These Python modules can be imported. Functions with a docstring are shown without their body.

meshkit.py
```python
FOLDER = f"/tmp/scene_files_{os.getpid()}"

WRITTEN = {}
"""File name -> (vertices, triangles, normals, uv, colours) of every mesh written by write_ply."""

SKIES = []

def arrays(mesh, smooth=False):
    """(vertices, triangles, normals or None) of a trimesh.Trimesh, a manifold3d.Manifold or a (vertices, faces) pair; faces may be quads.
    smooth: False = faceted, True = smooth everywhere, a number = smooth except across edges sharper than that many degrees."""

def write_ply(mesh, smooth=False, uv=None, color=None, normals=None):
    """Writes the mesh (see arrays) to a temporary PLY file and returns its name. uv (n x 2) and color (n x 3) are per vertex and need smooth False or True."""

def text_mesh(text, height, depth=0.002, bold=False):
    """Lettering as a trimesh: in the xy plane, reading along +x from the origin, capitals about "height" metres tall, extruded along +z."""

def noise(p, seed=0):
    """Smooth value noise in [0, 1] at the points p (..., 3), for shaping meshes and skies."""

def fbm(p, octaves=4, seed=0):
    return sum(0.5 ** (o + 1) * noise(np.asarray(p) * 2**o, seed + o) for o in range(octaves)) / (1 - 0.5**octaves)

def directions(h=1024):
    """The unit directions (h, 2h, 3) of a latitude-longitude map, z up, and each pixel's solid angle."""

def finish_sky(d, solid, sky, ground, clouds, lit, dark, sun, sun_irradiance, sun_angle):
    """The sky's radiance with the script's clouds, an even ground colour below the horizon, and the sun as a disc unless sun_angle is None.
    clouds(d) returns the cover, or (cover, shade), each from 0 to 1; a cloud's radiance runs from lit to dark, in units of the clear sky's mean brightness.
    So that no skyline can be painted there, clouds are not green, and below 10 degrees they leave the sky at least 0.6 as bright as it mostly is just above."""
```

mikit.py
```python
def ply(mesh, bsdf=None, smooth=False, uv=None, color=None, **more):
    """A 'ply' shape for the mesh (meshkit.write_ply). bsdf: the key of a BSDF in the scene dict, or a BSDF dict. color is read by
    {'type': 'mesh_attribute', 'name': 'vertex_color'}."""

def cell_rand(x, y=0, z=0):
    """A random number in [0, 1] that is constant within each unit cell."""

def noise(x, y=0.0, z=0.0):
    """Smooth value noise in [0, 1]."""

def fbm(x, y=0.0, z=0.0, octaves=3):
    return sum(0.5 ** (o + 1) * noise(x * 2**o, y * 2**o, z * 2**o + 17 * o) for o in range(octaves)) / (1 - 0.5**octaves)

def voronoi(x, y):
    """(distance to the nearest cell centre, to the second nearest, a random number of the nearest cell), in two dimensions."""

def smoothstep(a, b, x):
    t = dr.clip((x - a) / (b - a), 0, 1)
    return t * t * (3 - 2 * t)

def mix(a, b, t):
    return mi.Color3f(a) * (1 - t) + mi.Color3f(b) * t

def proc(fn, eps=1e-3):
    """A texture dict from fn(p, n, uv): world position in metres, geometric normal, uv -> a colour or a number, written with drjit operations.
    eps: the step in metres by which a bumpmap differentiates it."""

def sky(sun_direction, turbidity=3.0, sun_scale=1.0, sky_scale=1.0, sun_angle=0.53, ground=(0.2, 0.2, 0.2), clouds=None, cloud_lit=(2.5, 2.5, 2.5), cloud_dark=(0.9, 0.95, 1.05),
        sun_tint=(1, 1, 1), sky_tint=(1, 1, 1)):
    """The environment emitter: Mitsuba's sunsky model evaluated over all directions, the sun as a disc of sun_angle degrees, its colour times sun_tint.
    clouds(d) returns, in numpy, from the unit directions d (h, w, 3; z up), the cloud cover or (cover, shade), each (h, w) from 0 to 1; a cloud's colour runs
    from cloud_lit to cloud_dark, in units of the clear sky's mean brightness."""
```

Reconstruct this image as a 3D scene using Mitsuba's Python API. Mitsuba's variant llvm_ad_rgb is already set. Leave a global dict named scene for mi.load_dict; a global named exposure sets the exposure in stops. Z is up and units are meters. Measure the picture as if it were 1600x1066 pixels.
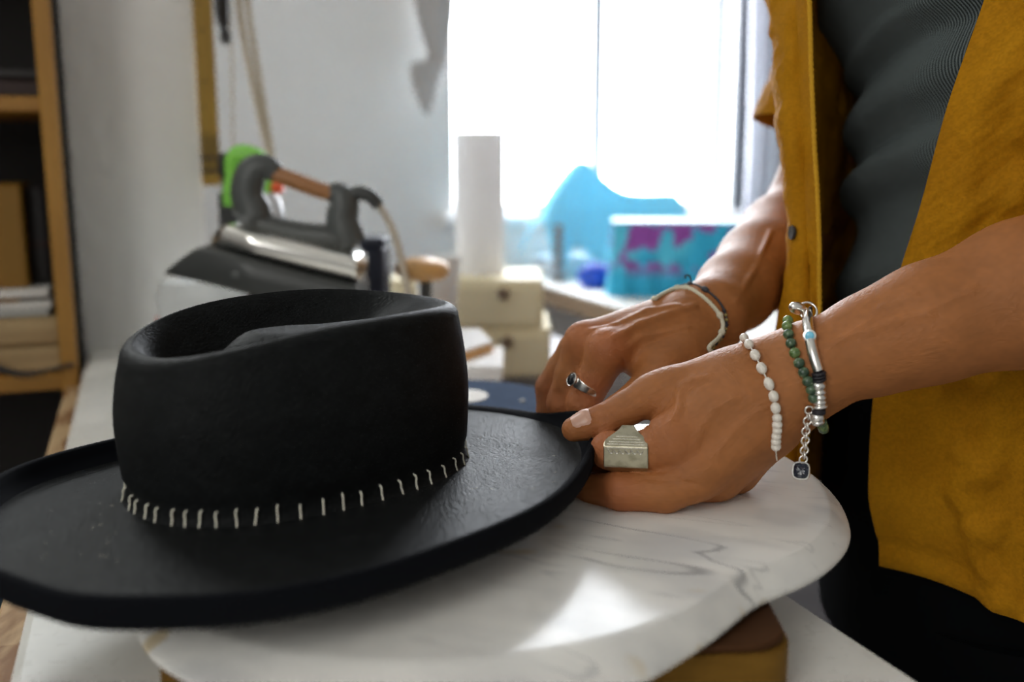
import math, random
import numpy as np, trimesh, manifold3d as m3
import mitsuba as mi, drjit as dr
import mikit, meshkit
from mikit import noise, fbm, voronoi, smoothstep, mix, proc

# ------------------------------------------------------------------ camera, light, exposure
scene, labels = {}, {}
FPX, PITCH, EYE = 1556.0, math.radians(10.16), np.array([0.0, 0.0, 0.262])      # z = 0 is the top of the white work board
exposure = 0.0
WINDOW_LIGHT = [20.0, 21.0, 22.2]        # daylight on the white panes of the window in view
UNSEEN_FRONT_LIGHT = [4.9, 4.85, 4.6]         # panes of an unseen window behind the camera, lighting surfaces that face it
UNSEEN_SIDE_LIGHT = [18.3, 19.2, 19.2]          # panes of an unseen window left of the pillar, placed to light the hat
FWD = np.array([0, math.cos(PITCH), -math.sin(PITCH)])
UPV = np.array([0, math.sin(PITCH), math.cos(PITCH)])
scene['camera'] = {
    'type': 'thinlens', 'fov': 2 * math.degrees(math.atan(800 / FPX)), 'fov_axis': 'x', 'near_clip': 0.02, 'far_clip': 60.0,
    'aperture_radius': 0.0051, 'focus_distance': 0.655,
    'to_world': mi.ScalarTransform4f().look_at(origin=EYE.tolist(), target=(EYE + FWD).tolist(), up=[0, 0, 1]),
}


# ------------------------------------------------------------------ helpers
def ray(px, py):
    return FWD + (px - 800) / FPX * np.array([1.0, 0, 0]) + (533 - py) / FPX * UPV


def Z(px, py, z):
    """Point of the photograph's pixel at height z."""
    d = ray(px, py)
    return EYE + d * (z - EYE[2]) / d[2]


def Y(px, py, y):
    """Point of the photograph's pixel at forward distance y."""
    d = ray(px, py)
    return EYE + d * y / d[1]


AZ = math.radians(20.55)                                   # the table and the room stand turned to the camera
TV, NV = np.array([-math.sin(AZ), math.cos(AZ), 0]), np.array([math.cos(AZ), math.sin(AZ), 0])


def TF(s, t, z=0.0):
    return s * NV + t * TV + np.array([0, 0, z])


def st(p):
    return float(np.dot(p, NV)), float(np.dot(p, TV))


def at_t(px, py, t):
    """Point of the pixel on the vertical plane t = const of the room."""
    d = ray(px, py)
    return EYE + d * (t - np.dot(EYE, TV)) / np.dot(d, TV)


def at_s(px, py, s):
    d = ray(px, py)
    return EYE + d * (s - np.dot(EYE, NV)) / np.dot(d, NV)


RF = np.array([[NV[0], TV[0], 0], [NV[1], TV[1], 0], [0, 0, 1.0]])      # room frame -> world


def room(v):
    return np.asarray(v, float) @ RF.T


def numbered(key):
    if key not in scene and not any(k.startswith(key + '__') for k in scene) and key not in labels:
        return key
    n = 1
    while True:
        k = f'{key}_{n:03d}'
        if k not in scene and k not in labels and not any(q.startswith(k + '__') for q in scene):
            return k
        n += 1


def tag(key, label=None, cat=None, group=None, kind=None):
    d = labels.setdefault(key, {})
    for k, v in (('label', label), ('category', cat), ('group', group), ('kind', kind)):
        if v:
            d[k] = v


def add(name, mesh, mat, parent=None, smooth=35, label=None, cat=None, group=None, kind=None, **kw):
    key = (parent + '__' if parent else '') + name
    base, n = key, 1
    while key in scene:
        key = f'{base}_{n:03d}'
        n += 1
    scene[key] = mikit.ply(mesh, mat, smooth=smooth, **kw)
    if label or cat or group or kind:
        tag(key, label, cat, group, kind)
    return key


def thing(name, label, cat, group=None):
    key = numbered(name)
    tag(key, label, cat, group)
    return key


def TM(v, f):
    return trimesh.Trimesh(np.asarray(v, float), np.asarray(f, int), process=False)


def join(*ms):
    return trimesh.util.concatenate([m for m in ms])


def man(m):
    q = m.to_mesh()
    return TM(q.vert_properties[:, :3], q.tri_verts)


def grid(P, cu=False, cv=False, capu=False):
    """Mesh of a grid of points P[u, v, 3]; cu/cv close it, capu closes the ends of u with fans."""
    P = np.asarray(P, float)
    nu, nv = P.shape[:2]
    iu, iv = np.meshgrid(np.arange(nu if cu else nu - 1), np.arange(nv if cv else nv - 1), indexing='ij')
    a, b = iu * nv + iv, ((iu + 1) % nu) * nv + iv
    c, d = ((iu + 1) % nu) * nv + (iv + 1) % nv, iu * nv + (iv + 1) % nv
    f = np.concatenate([np.stack([a, b, c], -1).reshape(-1, 3), np.stack([a, c, d], -1).reshape(-1, 3)])
    v = P.reshape(-1, 3)
    if capu:
        v = np.vstack([v, P[0].mean(0), P[-1].mean(0)])
        i = np.arange(nv)
        j = (i + 1) % nv
        f = np.vstack([f, np.stack([j, i, i * 0 + nu * nv][::-1], -1)[:, [0, 1, 2]], np.stack([(nu - 1) * nv + j, (nu - 1) * nv + i, i * 0 + nu * nv + 1], -1)])
    m = TM(v, f)
    return m


def outward(m):
    if m.volume < 0:
        m.invert()
    return m


def box(lo, hi, bev=0.002, frame=None):
    """Box with chamfered edges, from corner lo to corner hi, optionally in the room frame."""
    lo, hi = np.minimum(lo, hi).astype(float), np.maximum(lo, hi).astype(float)
    b = min(bev, 0.45 * (hi - lo).min())
    pts = []
    for sx in (0, 1):
        for sy in (0, 1):
            for sz in (0, 1):
                c = np.where([sx, sy, sz], hi, lo)
                d = np.where([sx, sy, sz], -1, 1) * b
                for k in range(3):
                    q = c + d
                    q[k] = c[k]
                    pts.append(q)
    v = np.array(pts)
    if frame == 'room':
        v = room(v)
    elif frame is not None:
        v = frame(v)
    return man(m3.Manifold.hull_points(v))


def tube(pts, r, n=10, closed=False, samples=None):
    p = np.asarray(pts, float)
    r = np.broadcast_to(np.asarray(r, float), (len(p),)).astype(float)
    if samples:
        p, r = spline(np.c_[p, r], samples, closed)[:, :3], spline(np.c_[p, r], samples, closed)[:, 3]
    k = len(p)
    t = np.roll(p, -1, 0) - np.roll(p, 1, 0) if closed else np.gradient(p, axis=0)
    t /= np.linalg.norm(t, axis=1, keepdims=True) + 1e-12
    a = np.cross(t[0], [0, 0, 1.0] if abs(t[0][2]) < .9 else [1.0, 0, 0])
    A = []
    for i in range(k):
        a = a - t[i] * np.dot(a, t[i])
        a = a / np.linalg.norm(a)
        A.append(a)
    A = np.array(A)
    B = np.cross(t, A)
    g = np.arange(n) * 2 * np.pi / n
    P = p[:, None] + r[:, None, None] * (np.cos(g)[None, :, None] * A[:, None] + np.sin(g)[None, :, None] * B[:, None])
    return outward(grid(P, cu=closed, cv=True, capu=not closed))


def spline(p, n, closed=False):
    from scipy.interpolate import CubicSpline
    p = np.asarray(p, float)
    d = np.r_[0, np.cumsum(np.linalg.norm(np.diff(np.vstack([p, p[:1]]) if closed else p, axis=0)[:, :3], axis=1) + 1e-9)]
    if closed:
        return CubicSpline(d, np.vstack([p, p[:1]]), bc_type='periodic')(np.linspace(0, d[-1], n, endpoint=False))
    return CubicSpline(d, p, bc_type='natural')(np.linspace(0, d[-1], n))


def lathe(prof, n=32):
    prof = np.asarray(prof, float)
    g = np.arange(n) * 2 * np.pi / n
    P = np.stack([prof[:, None, 0] * np.cos(g), prof[:, None, 0] * np.sin(g), np.broadcast_to(prof[:, None, 1], (len(prof), n))], -1)
    return outward(grid(P, cv=True, capu=True))


def frame_of(z, x=(1, 0, 0)):
    z = np.asarray(z, float) / np.linalg.norm(z)
    x = np.asarray(x, float) - z * np.dot(x, z)
    if np.linalg.norm(x) < 1e-6:
        x = np.cross(z, [0, 1, 0])
    x /= np.linalg.norm(x)
    return np.stack([x, np.cross(z, x), z], 1)


def put(m, o, R=None):
    m = m.copy()
    m.vertices = (m.vertices @ np.asarray(R).T if R is not None else m.vertices) + np.asarray(o)
    return m


def ball(c, r, sub=2, scale=None, R=None):
    m = trimesh.creation.icosphere(subdivisions=sub, radius=1.0)
    v = m.vertices * (np.asarray(scale) if scale is not None else r)
    return TM((v @ np.asarray(R).T if R is not None else v) + np.asarray(c), m.faces)


def capsule(a, b, r, n=8):
    a, b = np.asarray(a, float), np.asarray(b, float)
    d = (b - a) / np.linalg.norm(b - a)
    p, rr = [], []
    for q in (-1, -.7, -.3, 0):
        p.append(a + d * r * q); rr.append(r * math.sqrt(max(1 - q * q, .01)))
    for q in (0, .3, .7, 1):
        p.append(b + d * r * q); rr.append(r * math.sqrt(max(1 - q * q, .01)))
    return tube(p, rr, n)


def extrude(poly, z0, z1, bev=0.0, frame=None):
    """Prism of a 2D polygon (n, 2) with bevelled top and bottom rims (small, on a smooth outline)."""
    p = np.asarray(poly, float)
    if np.sum(p[:, 0] * np.roll(p[:, 1], -1) - p[:, 1] * np.roll(p[:, 0], -1)) < 0:
        p = p[::-1]
    def inset(d):
        t = np.roll(p, -1, 0) - np.roll(p, 1, 0)
        t /= np.linalg.norm(t, axis=1, keepdims=True)
        return p - d * np.c_[t[:, 1], -t[:, 0]]
    rings = [(bev, z0), (0.3 * bev, z0 + .3 * bev), (0, z0 + bev), (0, z1 - bev), (.3 * bev, z1 - .3 * bev), (bev, z1)] if bev else [(0, z0), (0, z1)]
    P = np.array([np.c_[inset(d), np.full(len(p), z)] for d, z in rings])
    m = grid(P, cv=True)
    from shapely.geometry import Polygon
    vv, ff = trimesh.creation.triangulate_polygon(Polygon(P[0][:, :2]), engine='earcut')
    def cap(z, ring, flip):
        v2, f2 = trimesh.creation.triangulate_polygon(Polygon(ring[:, :2]), engine='earcut')
        return TM(np.c_[v2, np.full(len(v2), z)], f2[:, ::-1] if flip else f2)
    m = outward(m) if False else m
    top, bot = cap(rings[-1][1], P[-1], False), cap(rings[0][1], P[0], True)
    # side faces outward
    c = m.triangles_center
    n = m.face_normals
    ctr = np.r_[p.mean(0), 0]
    if np.sum((c - ctr)[:, :2] * n[:, :2]) < 0:
        m.invert()
    out = join(m, top, bot)
    if frame is not None:
        out.vertices = frame(out.vertices)
    return out


def sm(a, b, x):
    t = np.clip((np.asarray(x, float) - a) / (b - a), 0, 1)
    return t * t * (3 - 2 * t)


# ------------------------------------------------------------------ materials
def mat(name, color, rough=.5, metal=0.0, spec=.5, bump=None, bs=0.0, two=True, **kw):
    col = {'type': 'rgb', 'value': list(color)} if not isinstance(color, dict) else color
    b = {'type': 'principled', 'base_color': col, 'roughness': rough, 'metallic': metal, 'specular': spec, **kw}
    if bump is not None:
        b = {'type': 'bumpmap', 'arbitrary': bump, 'scale': bs, 'bsdf': b}
    scene['mat_' + name] = {'type': 'twosided', 'bsdf': b} if two else b
    return 'mat_' + name


def P3(*c):
    return mi.Color3f(*c)


def wood_fn(c0, c1, axis=(0, 1, 0), freq=60.0, stretch=5.0):
    ax = np.asarray(axis, float) / np.linalg.norm(axis)
    pa = np.cross(ax, [0, 0, 1.0]); pa /= np.linalg.norm(pa) + 1e-9
    pb = np.cross(ax, pa)
    def fn(p, n, uv):
        l = p.x * ax[0] + p.y * ax[1] + p.z * ax[2]
        a = p.x * pa[0] + p.y * pa[1] + p.z * pa[2]
        b = p.x * pb[0] + p.y * pb[1] + p.z * pb[2]
        w = fbm(l * stretch, a * freq, b * freq, octaves=3)
        g = noise(l * stretch * 3, a * freq * 6, b * freq * 6)
        return mix(c0, c1, dr.clip(w * 1.5 - .35 + .25 * (g - .5), 0, 1))
    return proc(fn)


def stucco(p, n, uv):
    return fbm(p.x * 90, p.y * 90, p.z * 90, octaves=3)


def felt_bump(p, n, uv):
    return fbm(p.x * 900, p.y * 900, p.z * 900, octaves=2)


def felt_col(p, n, uv):
    w = fbm(p.x * 120, p.y * 120, p.z * 120, octaves=4)
    fib = noise(p.x * 1500, p.y * 600, p.z * 1500)
    return P3(.0072, .0081, .0085) * (.6 + .8 * w) * (.55 + .9 * noise(p.x * 1100, p.y * 1100, p.z * 1100)) + P3(.016, .016, .016) * smoothstep(.80, .95, fib)


def marble_col(p, n, uv):
    x, y, z = p.x, p.y, p.z
    w = fbm(x * 8 + 3, y * 8 + 1, z * 8, octaves=3) - .5
    a = x * .93 - y * .36 + .02 * w
    b = x * .36 + y * .93 + .03 * w
    f1 = fbm(a * 7 + 2.3, b * 34 + 4.1, z * 20, octaves=3)
    f2 = fbm(a * 11 + 9.1, b * 60 + 2.2, z * 30, octaves=3)
    m1 = smoothstep(.50, .72, noise(x * 16 + 5, y * 16 + 8, z * 10))
    m2 = smoothstep(.55, .75, noise(x * 24 + 15, y * 24 + 3, z * 10))
    vein = (1 - smoothstep(.0, .022, dr.abs(f1 - .5))) * m1
    thin = (1 - smoothstep(.0, .030, dr.abs(f2 - .48))) * m2
    cloud = smoothstep(.46, .74, fbm(a * 9 + 9, b * 17 + 2, z * 14, octaves=4))
    yel = smoothstep(.70, .80, noise(x * 46 + 4.7, y * 80 + 1.3, z * 30)) * smoothstep(.5, .62, noise(x * 11 + 8, y * 11, z * 8))
    c = mix(P3(.82, .80, .76), P3(.46, .46, .47), cloud * .75)
    c = mix(c, P3(.22, .22, .23), vein * .65)
    c = mix(c, P3(.32, .32, .33), thin * .4)
    return mix(c, P3(.55, .40, .16), yel * .65)


def board_col(p, n, uv):
    w = fbm(p.x * 30, p.y * 30, p.z * 30, octaves=4)
    s = smoothstep(.80, .86, noise(p.x * 260, p.y * 260, 3))
    return mix(P3(.70, .69, .65) * (.9 + .2 * w), P3(.35, .32, .27), s * .12)


def chip_col(p, n, uv):
    d, e, r = voronoi((p.x * .95 + p.y * .3) * 55, (-p.x * .3 + p.y * .95) * 18)
    g = fbm(p.x * 160, p.y * 50, p.z * 100, octaves=3)
    return mix(P3(.22, .10, .035), P3(.48, .33, .18), smoothstep(.3, .75, r * .7 + g * .5))


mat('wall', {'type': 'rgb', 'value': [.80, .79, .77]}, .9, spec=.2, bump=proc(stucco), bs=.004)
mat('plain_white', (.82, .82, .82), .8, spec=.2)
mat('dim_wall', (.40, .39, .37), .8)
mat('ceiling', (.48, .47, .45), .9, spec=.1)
mat('floor', proc(lambda p, n, uv: mix(P3(.20, .19, .21), P3(.27, .26, .28), fbm(p.x * 12, p.y * 12, 0, octaves=3))), .6)
mat('felt', proc(felt_col), .56, spec=.09, bump=proc(felt_bump, eps=3e-4), bs=.0006, sheen=.05)
mat('binding', (.0028, .0034, .0052), .9, spec=.10)
mat('thread', (.72, .68, .58), .8, spec=.2)
mat('marble', proc(marble_col), .20, spec=.09)
mat('board', proc(board_col), .38, spec=.5)
mat('board_rim', (.60, .60, .56), .3)
mat('chipboard', proc(chip_col), .6)
mat('oak', wood_fn((.50, .30, .12), (.66, .43, .20), TV, 40, 4), .5)
mat('dark_wood_top', wood_fn((.030, .011, .0045), (.062, .026, .010), NV, 50, 5), .6, spec=.08)
mat('yellow_wood', wood_fn((.105, .050, .007), (.19, .098, .016), NV, 60, 5), .6, spec=.08)

# ------------------------------------------------------------------ the room
T_PILLAR, T_BACK, S_LEFT, S_RIGHT, T_FRONT, Z_FLOOR, Z_CEIL = 1.523, 2.50, -1.25, 2.4, -1.7, -0.85, 2.15
s0, s1 = st(at_t(118, 400, T_PILLAR))[0], st(at_t(318, 300, T_PILLAR))[0]
W = .12


def rbox(lo, hi, bev=.002):
    return box(lo, hi, bev, 'room')


add('floor', rbox((S_LEFT - .2, T_FRONT - .2, Z_FLOOR - .1), (S_RIGHT + .2, T_BACK + .3, Z_FLOOR)), 'mat_floor', smooth=False, kind='structure')
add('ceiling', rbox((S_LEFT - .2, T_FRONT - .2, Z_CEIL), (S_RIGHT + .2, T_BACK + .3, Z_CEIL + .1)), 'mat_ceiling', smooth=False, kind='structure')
l0, l1, lz0, lz1 = -1.25, -.15, .45, 1.80  # opening for the unseen window behind the camera
add('wall_left', join(*[rbox((S_LEFT - W, ta, za), (S_LEFT, tb, zb), .0005) for ta, tb, za, zb in ((T_FRONT - W, l0, Z_FLOOR, Z_CEIL), (l1, T_BACK + W, Z_FLOOR, Z_CEIL), (l0, l1, Z_FLOOR, lz0), (l0, l1, lz1, Z_CEIL))]), 'mat_wall', smooth=False, kind='structure')
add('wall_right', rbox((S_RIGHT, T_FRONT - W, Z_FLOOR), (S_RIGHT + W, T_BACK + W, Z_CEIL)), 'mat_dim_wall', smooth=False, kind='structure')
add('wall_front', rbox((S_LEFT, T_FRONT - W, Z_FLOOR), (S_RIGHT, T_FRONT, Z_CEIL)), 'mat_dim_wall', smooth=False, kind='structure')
add('wall_pillar', rbox((s0, T_PILLAR, Z_FLOOR), (s1, T_BACK, Z_CEIL), .004), 'mat_wall', smooth=False, kind='structure')
mat('casing', (.13, .135, .15), .5)
# back wall with openings for the window in view and an unseen one
a0, a1 = st(at_t(706, 200, T_BACK))[0], st(at_t(1144, 200, T_BACK))[0]
zb_win = at_t(930, 331, T_BACK)[2]
zt_win = 1.35
b0, b1, bz0, bz1 = -.78, -.20, 1.15, 2.0  # opening for the unseen window left of the pillar
y0, y1 = T_BACK, T_BACK + .16
for lo, hi in (((S_LEFT, Z_FLOOR), (b0, Z_CEIL)), ((b1, Z_FLOOR), (a0, Z_CEIL)), ((a1, Z_FLOOR), (S_RIGHT, Z_CEIL)), ((b0, Z_FLOOR), (b1, bz0)), ((b0, bz1), (b1, Z_CEIL)),
               ((a0, Z_FLOOR), (a1, zb_win)), ((a0, zt_win), (a1, Z_CEIL))):
    scene.setdefault('_wb', []).append(rbox((lo[0], y0, lo[1]), (hi[0], y1, hi[1]), .0005))
add('wall_back', join(*scene.pop('_wb')), 'mat_wall', smooth=False, kind='structure')


def emitter_pane(name, s_a, s_b, z_a, z_b, t, parent, light):
    v = room([[s_a, t, z_a], [s_b, t, z_a], [s_b, t, z_b], [s_a, t, z_b]])
    m = TM(v, [[0, 1, 2], [0, 2, 3]])
    if np.dot(m.face_normals[0], -TV) < 0:
        m.invert()
    k = add(name, m, 'mat_plain_white', parent, smooth=False)
    scene[k]['emitter'] = {'type': 'area', 'radiance': {'type': 'rgb', 'value': light}}
    return k


mat('frame', (.45, .47, .50), .45)


def window(n, s_a, s_b, z_a, z_b, light, mull):
    k = f'window_{n}'
    tag(k, kind='structure')
    t0, t1, w = T_BACK + .055, T_BACK + .10, .022
    add('frame', join(rbox((s_a, t0, z_a), (s_a + w, t1, z_b)), rbox((s_b - 1.7 * w, t0, z_a), (s_b, t1, z_b)), rbox((s_a, t0, z_a), (s_b, t1, z_a + w)), rbox((s_a, t0, z_b - w), (s_b, t1, z_b))), 'mat_frame', k, smooth=False)
    edges = [s_a, *mull, s_b]
    for m in mull:
        add('mullion', rbox((m - .017, t0 - .005, z_a + w * .5), (m + .017, t1, z_b - w * .5)), 'mat_frame', k, smooth=False)
    for i in range(len(edges) - 1):
        emitter_pane('pane', edges[i] + .008, edges[i + 1] - .008, z_a + .01, z_b - .01, t1 - .012, k, light)
    add('sill', rbox((s_a - .03, T_BACK - .04, z_a - .03), (s_b + .03, t0, z_a), .004), 'mat_plain_white', k)


add('trim_1', rbox((a1 + .002, T_BACK - .012, zb_win - .03), (a1 + .042, T_BACK - .0005, zt_win + .03), .002), 'mat_casing', smooth=False, kind='structure')
mm = st(at_t(947, 150, T_BACK))[0]
window(1, a0, a1, zb_win, zt_win, WINDOW_LIGHT, [mm])
window(2, b0, b1, bz0, bz1, UNSEEN_SIDE_LIGHT, [])  # out of view, placed to light the brim from behind on the left
tag('window_3', kind='structure')  # out of view on the left wall, placed to light camera-facing surfaces
tx0, tx1, w3 = S_LEFT - .10, S_LEFT - .055, .03
add('frame', join(rbox((tx0, l0, lz0), (tx1, l0 + w3, lz1)), rbox((tx0, l1 - w3, lz0), (tx1, l1, lz1)), rbox((tx0, l0, lz0), (tx1, l1, lz0 + w3)), rbox((tx0, l0, lz1 - w3), (tx1, l1, lz1))), 'mat_frame', 'window_3', smooth=False)
pv = room([[tx0 + .012, l0 + .01, lz0 + .01], [tx0 + .012, l1 - .01, lz0 + .01], [tx0 + .012, l1 - .01, lz1 - .01], [tx0 + .012, l0 + .01, lz1 - .01]])
pm = TM(pv, [[0, 1, 2], [0, 2, 3]])
if np.dot(pm.face_normals[0], NV) < 0:
    pm.invert()
scene[add('pane', pm, 'mat_plain_white', 'window_3', smooth=False)]['emitter'] = {'type': 'area', 'radiance': {'type': 'rgb', 'value': UNSEEN_FRONT_LIGHT}}

# ------------------------------------------------------------------ work table, marble, block
L0, L1 = st(Z(11, 1066, 0))[0], st(Z(1240, 930, 0))[0]
k = thing('work_table', 'wooden work table of speckled chipboard under a white board', 'table')
add('table_top', join(rbox((L0, -.35, -.05), (L1, T_PILLAR - .02, -.022), .002), rbox((st(Z(62, 740, -.022))[0], -.35, -.05), (L0 + .004, 1.372, -.022), .002)), 'mat_chipboard', k, smooth=False)
for sx in (L0 - .028, L1 - .04):
    for ty in (-.3, 1.31):
        add('leg', rbox((sx, ty, Z_FLOOR), (sx + .04, ty + .04, -.05), .003), 'mat_oak', k, smooth=False)
add('work_board', rbox((L0, -.30, -.022), (L1 + .001, T_PILLAR - .002, 0), .006), 'mat_board', label='long white board covering the work table under the marble slab', cat='board')

Z_BLOCK, Z_MARBLE = .032, .050
bp = [Z(1236, 985, Z_BLOCK), Z(1246, 1016, Z_BLOCK), Z(247, 1046, Z_BLOCK)]
ins = [(888, 993), (850, 1019)]
inner_px = [(1240, 722), (1268, 742), (1284, 762), (1295, 791), (1291, 819), (1269, 841), (1225, 868), (1162, 890), (1116, 919), (1081, 944), (1025, 972), (944, 997), (850, 1016), (700, 1030), (600, 1031), (495, 1023), (414, 1010), (360, 992), (300, 972)]
inner = [tuple(Z(a, b, Z_MARBLE)[:2]) for a, b in inner_px] + [(-.172, .462), (-.189, .50), (-.196, .56), (-.188, .63), (-.16, .685), (-.10, .735), (-.03, .765), (.03, .785), (.09, .795), (.14, .785), (.175, .755), (.194, .722)]
oc = spline(np.array(inner), 260, True)


def inset(p, d):
    t = np.roll(p, -1, 0) - np.roll(p, 1, 0)
    t /= np.linalg.norm(t, axis=1, keepdims=True)
    area = np.sum(p[:, 0] * np.roll(p[:, 1], -1) - p[:, 1] * np.roll(p[:, 0], -1))
    nrm = np.c_[t[:, 1], -t[:, 0]] * (1 if area > 0 else -1)
    return p - d * nrm


def smooth_ring(p, k=6):
    for _ in range(k):
        p = .5 * p + .25 * (np.roll(p, 1, 0) + np.roll(p, -1, 0))
    return p


rings = [(-.006, Z_BLOCK + .0004), (-.0105, .0332), (-.0130, .0352), (-.0135, .0372), (-.0128, .0390), (-.0105, .0416), (-.0060, .0458), (-.0030, .0482), (-.0018, .0491), (-.0008, .0497), (.0010, .04995), (.003, Z_MARBLE)]
wide = 1 + .95 * sm(.47, .405, oc[:, 1]) * sm(.09, .03, oc[:, 0])
P = np.array([np.c_[smooth_ring(inset(oc, (d * (wide if d < 0 else 1) * np.ones(len(oc)))[:, None]), 10), np.full(len(oc), z)] for d, z in rings])
mb = grid(P, cv=True)
c2 = lambda r, z, fl: TM(np.c_[r, np.full(len(r), z)], trimesh.creation.triangulate_polygon(__import__('shapely').geometry.Polygon(r), engine='earcut')[1][:, ::-1 if fl else 1])
if np.sum((mb.triangles_center - [0, .57, .05])[:, :2] * mb.face_normals[:, :2]) < 0:
    mb.invert()


def cap(r, z, up):
    v, f = trimesh.creation.triangulate_polygon(__import__('shapely').geometry.Polygon(r), engine='earcut')
    m = TM(np.c_[v, np.full(len(v), z)], f)
    if (m.face_normals[0][2] > 0) != up:
        m.invert()
    return m


add('marble_slab', join(mb, cap(P[-1][:, :2], Z_MARBLE, True), cap(P[0][:, :2], Z_BLOCK + .0005, False)), 'mat_marble', smooth=40, label='white marble slab with lobed chamfered edge and grey veins under the black hat', cat='slab')

# wooden block under the marble
def rounded(pts, r, n=8):
    q = __import__('shapely').geometry.Polygon(pts).buffer(-r).buffer(r, quad_segs=n)
    return np.array(q.exterior.coords)[:-1]


blk = [(-.170, .428), (.1385, .4475), (.142, .64), (-.177, .62)]
bpoly = spline(np.r_[rounded(blk, .022)], 160, True)
bm = extrude(rounded(blk, .022), .0005, Z_BLOCK, .0035)
kb = thing('wooden_block', 'dark brown wooden block with rounded corners carrying the marble slab', 'block')
add('body', extrude(rounded(blk, .022), .0005, Z_BLOCK - .004, .002), 'mat_yellow_wood', kb, smooth=40)
add('top', extrude(np.array(rounded([(x * .985 - .0002, .53 + (y - .53) * .98) for x, y in blk], .022)), Z_BLOCK - .004, Z_BLOCK, .0015), 'mat_dark_wood_top', kb, smooth=40, label='dark brown top face')

# ------------------------------------------------------------------ the hat
ZB = .072
CC, CT, CA, CB, CN = np.array([-.128, .598]), math.radians(43.0), .108, .074, 2.3
BC, BT, BA, BB = np.array([-.1154, .5625]), math.radians(47.87), .1915, .1469


def sup(phi, a, b, n):
    c, s = np.cos(phi), np.sin(phi)
    return np.stack([a * np.sign(c) * np.abs(c) ** (2 / n), b * np.sign(s) * np.abs(s) ** (2 / n)], -1)


def rot2(p, t):
    return np.stack([p[..., 0] * math.cos(t) - p[..., 1] * math.sin(t), p[..., 0] * math.sin(t) + p[..., 1] * math.cos(t)], -1)


def even_phi(n):
    g = np.linspace(0, 2 * np.pi, 4001)
    d = np.r_[0, np.cumsum(np.linalg.norm(np.diff(sup(g, CA, CB, CN), axis=0), axis=1))]
    return np.interp(np.linspace(0, d[-1], n, endpoint=False), d, g)


NPHI = 240
PHI = even_phi(NPHI)
base = sup(PHI, CA, CB, CN)                       # local
unit = base / np.linalg.norm(base, axis=1, keepdims=True)


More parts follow.
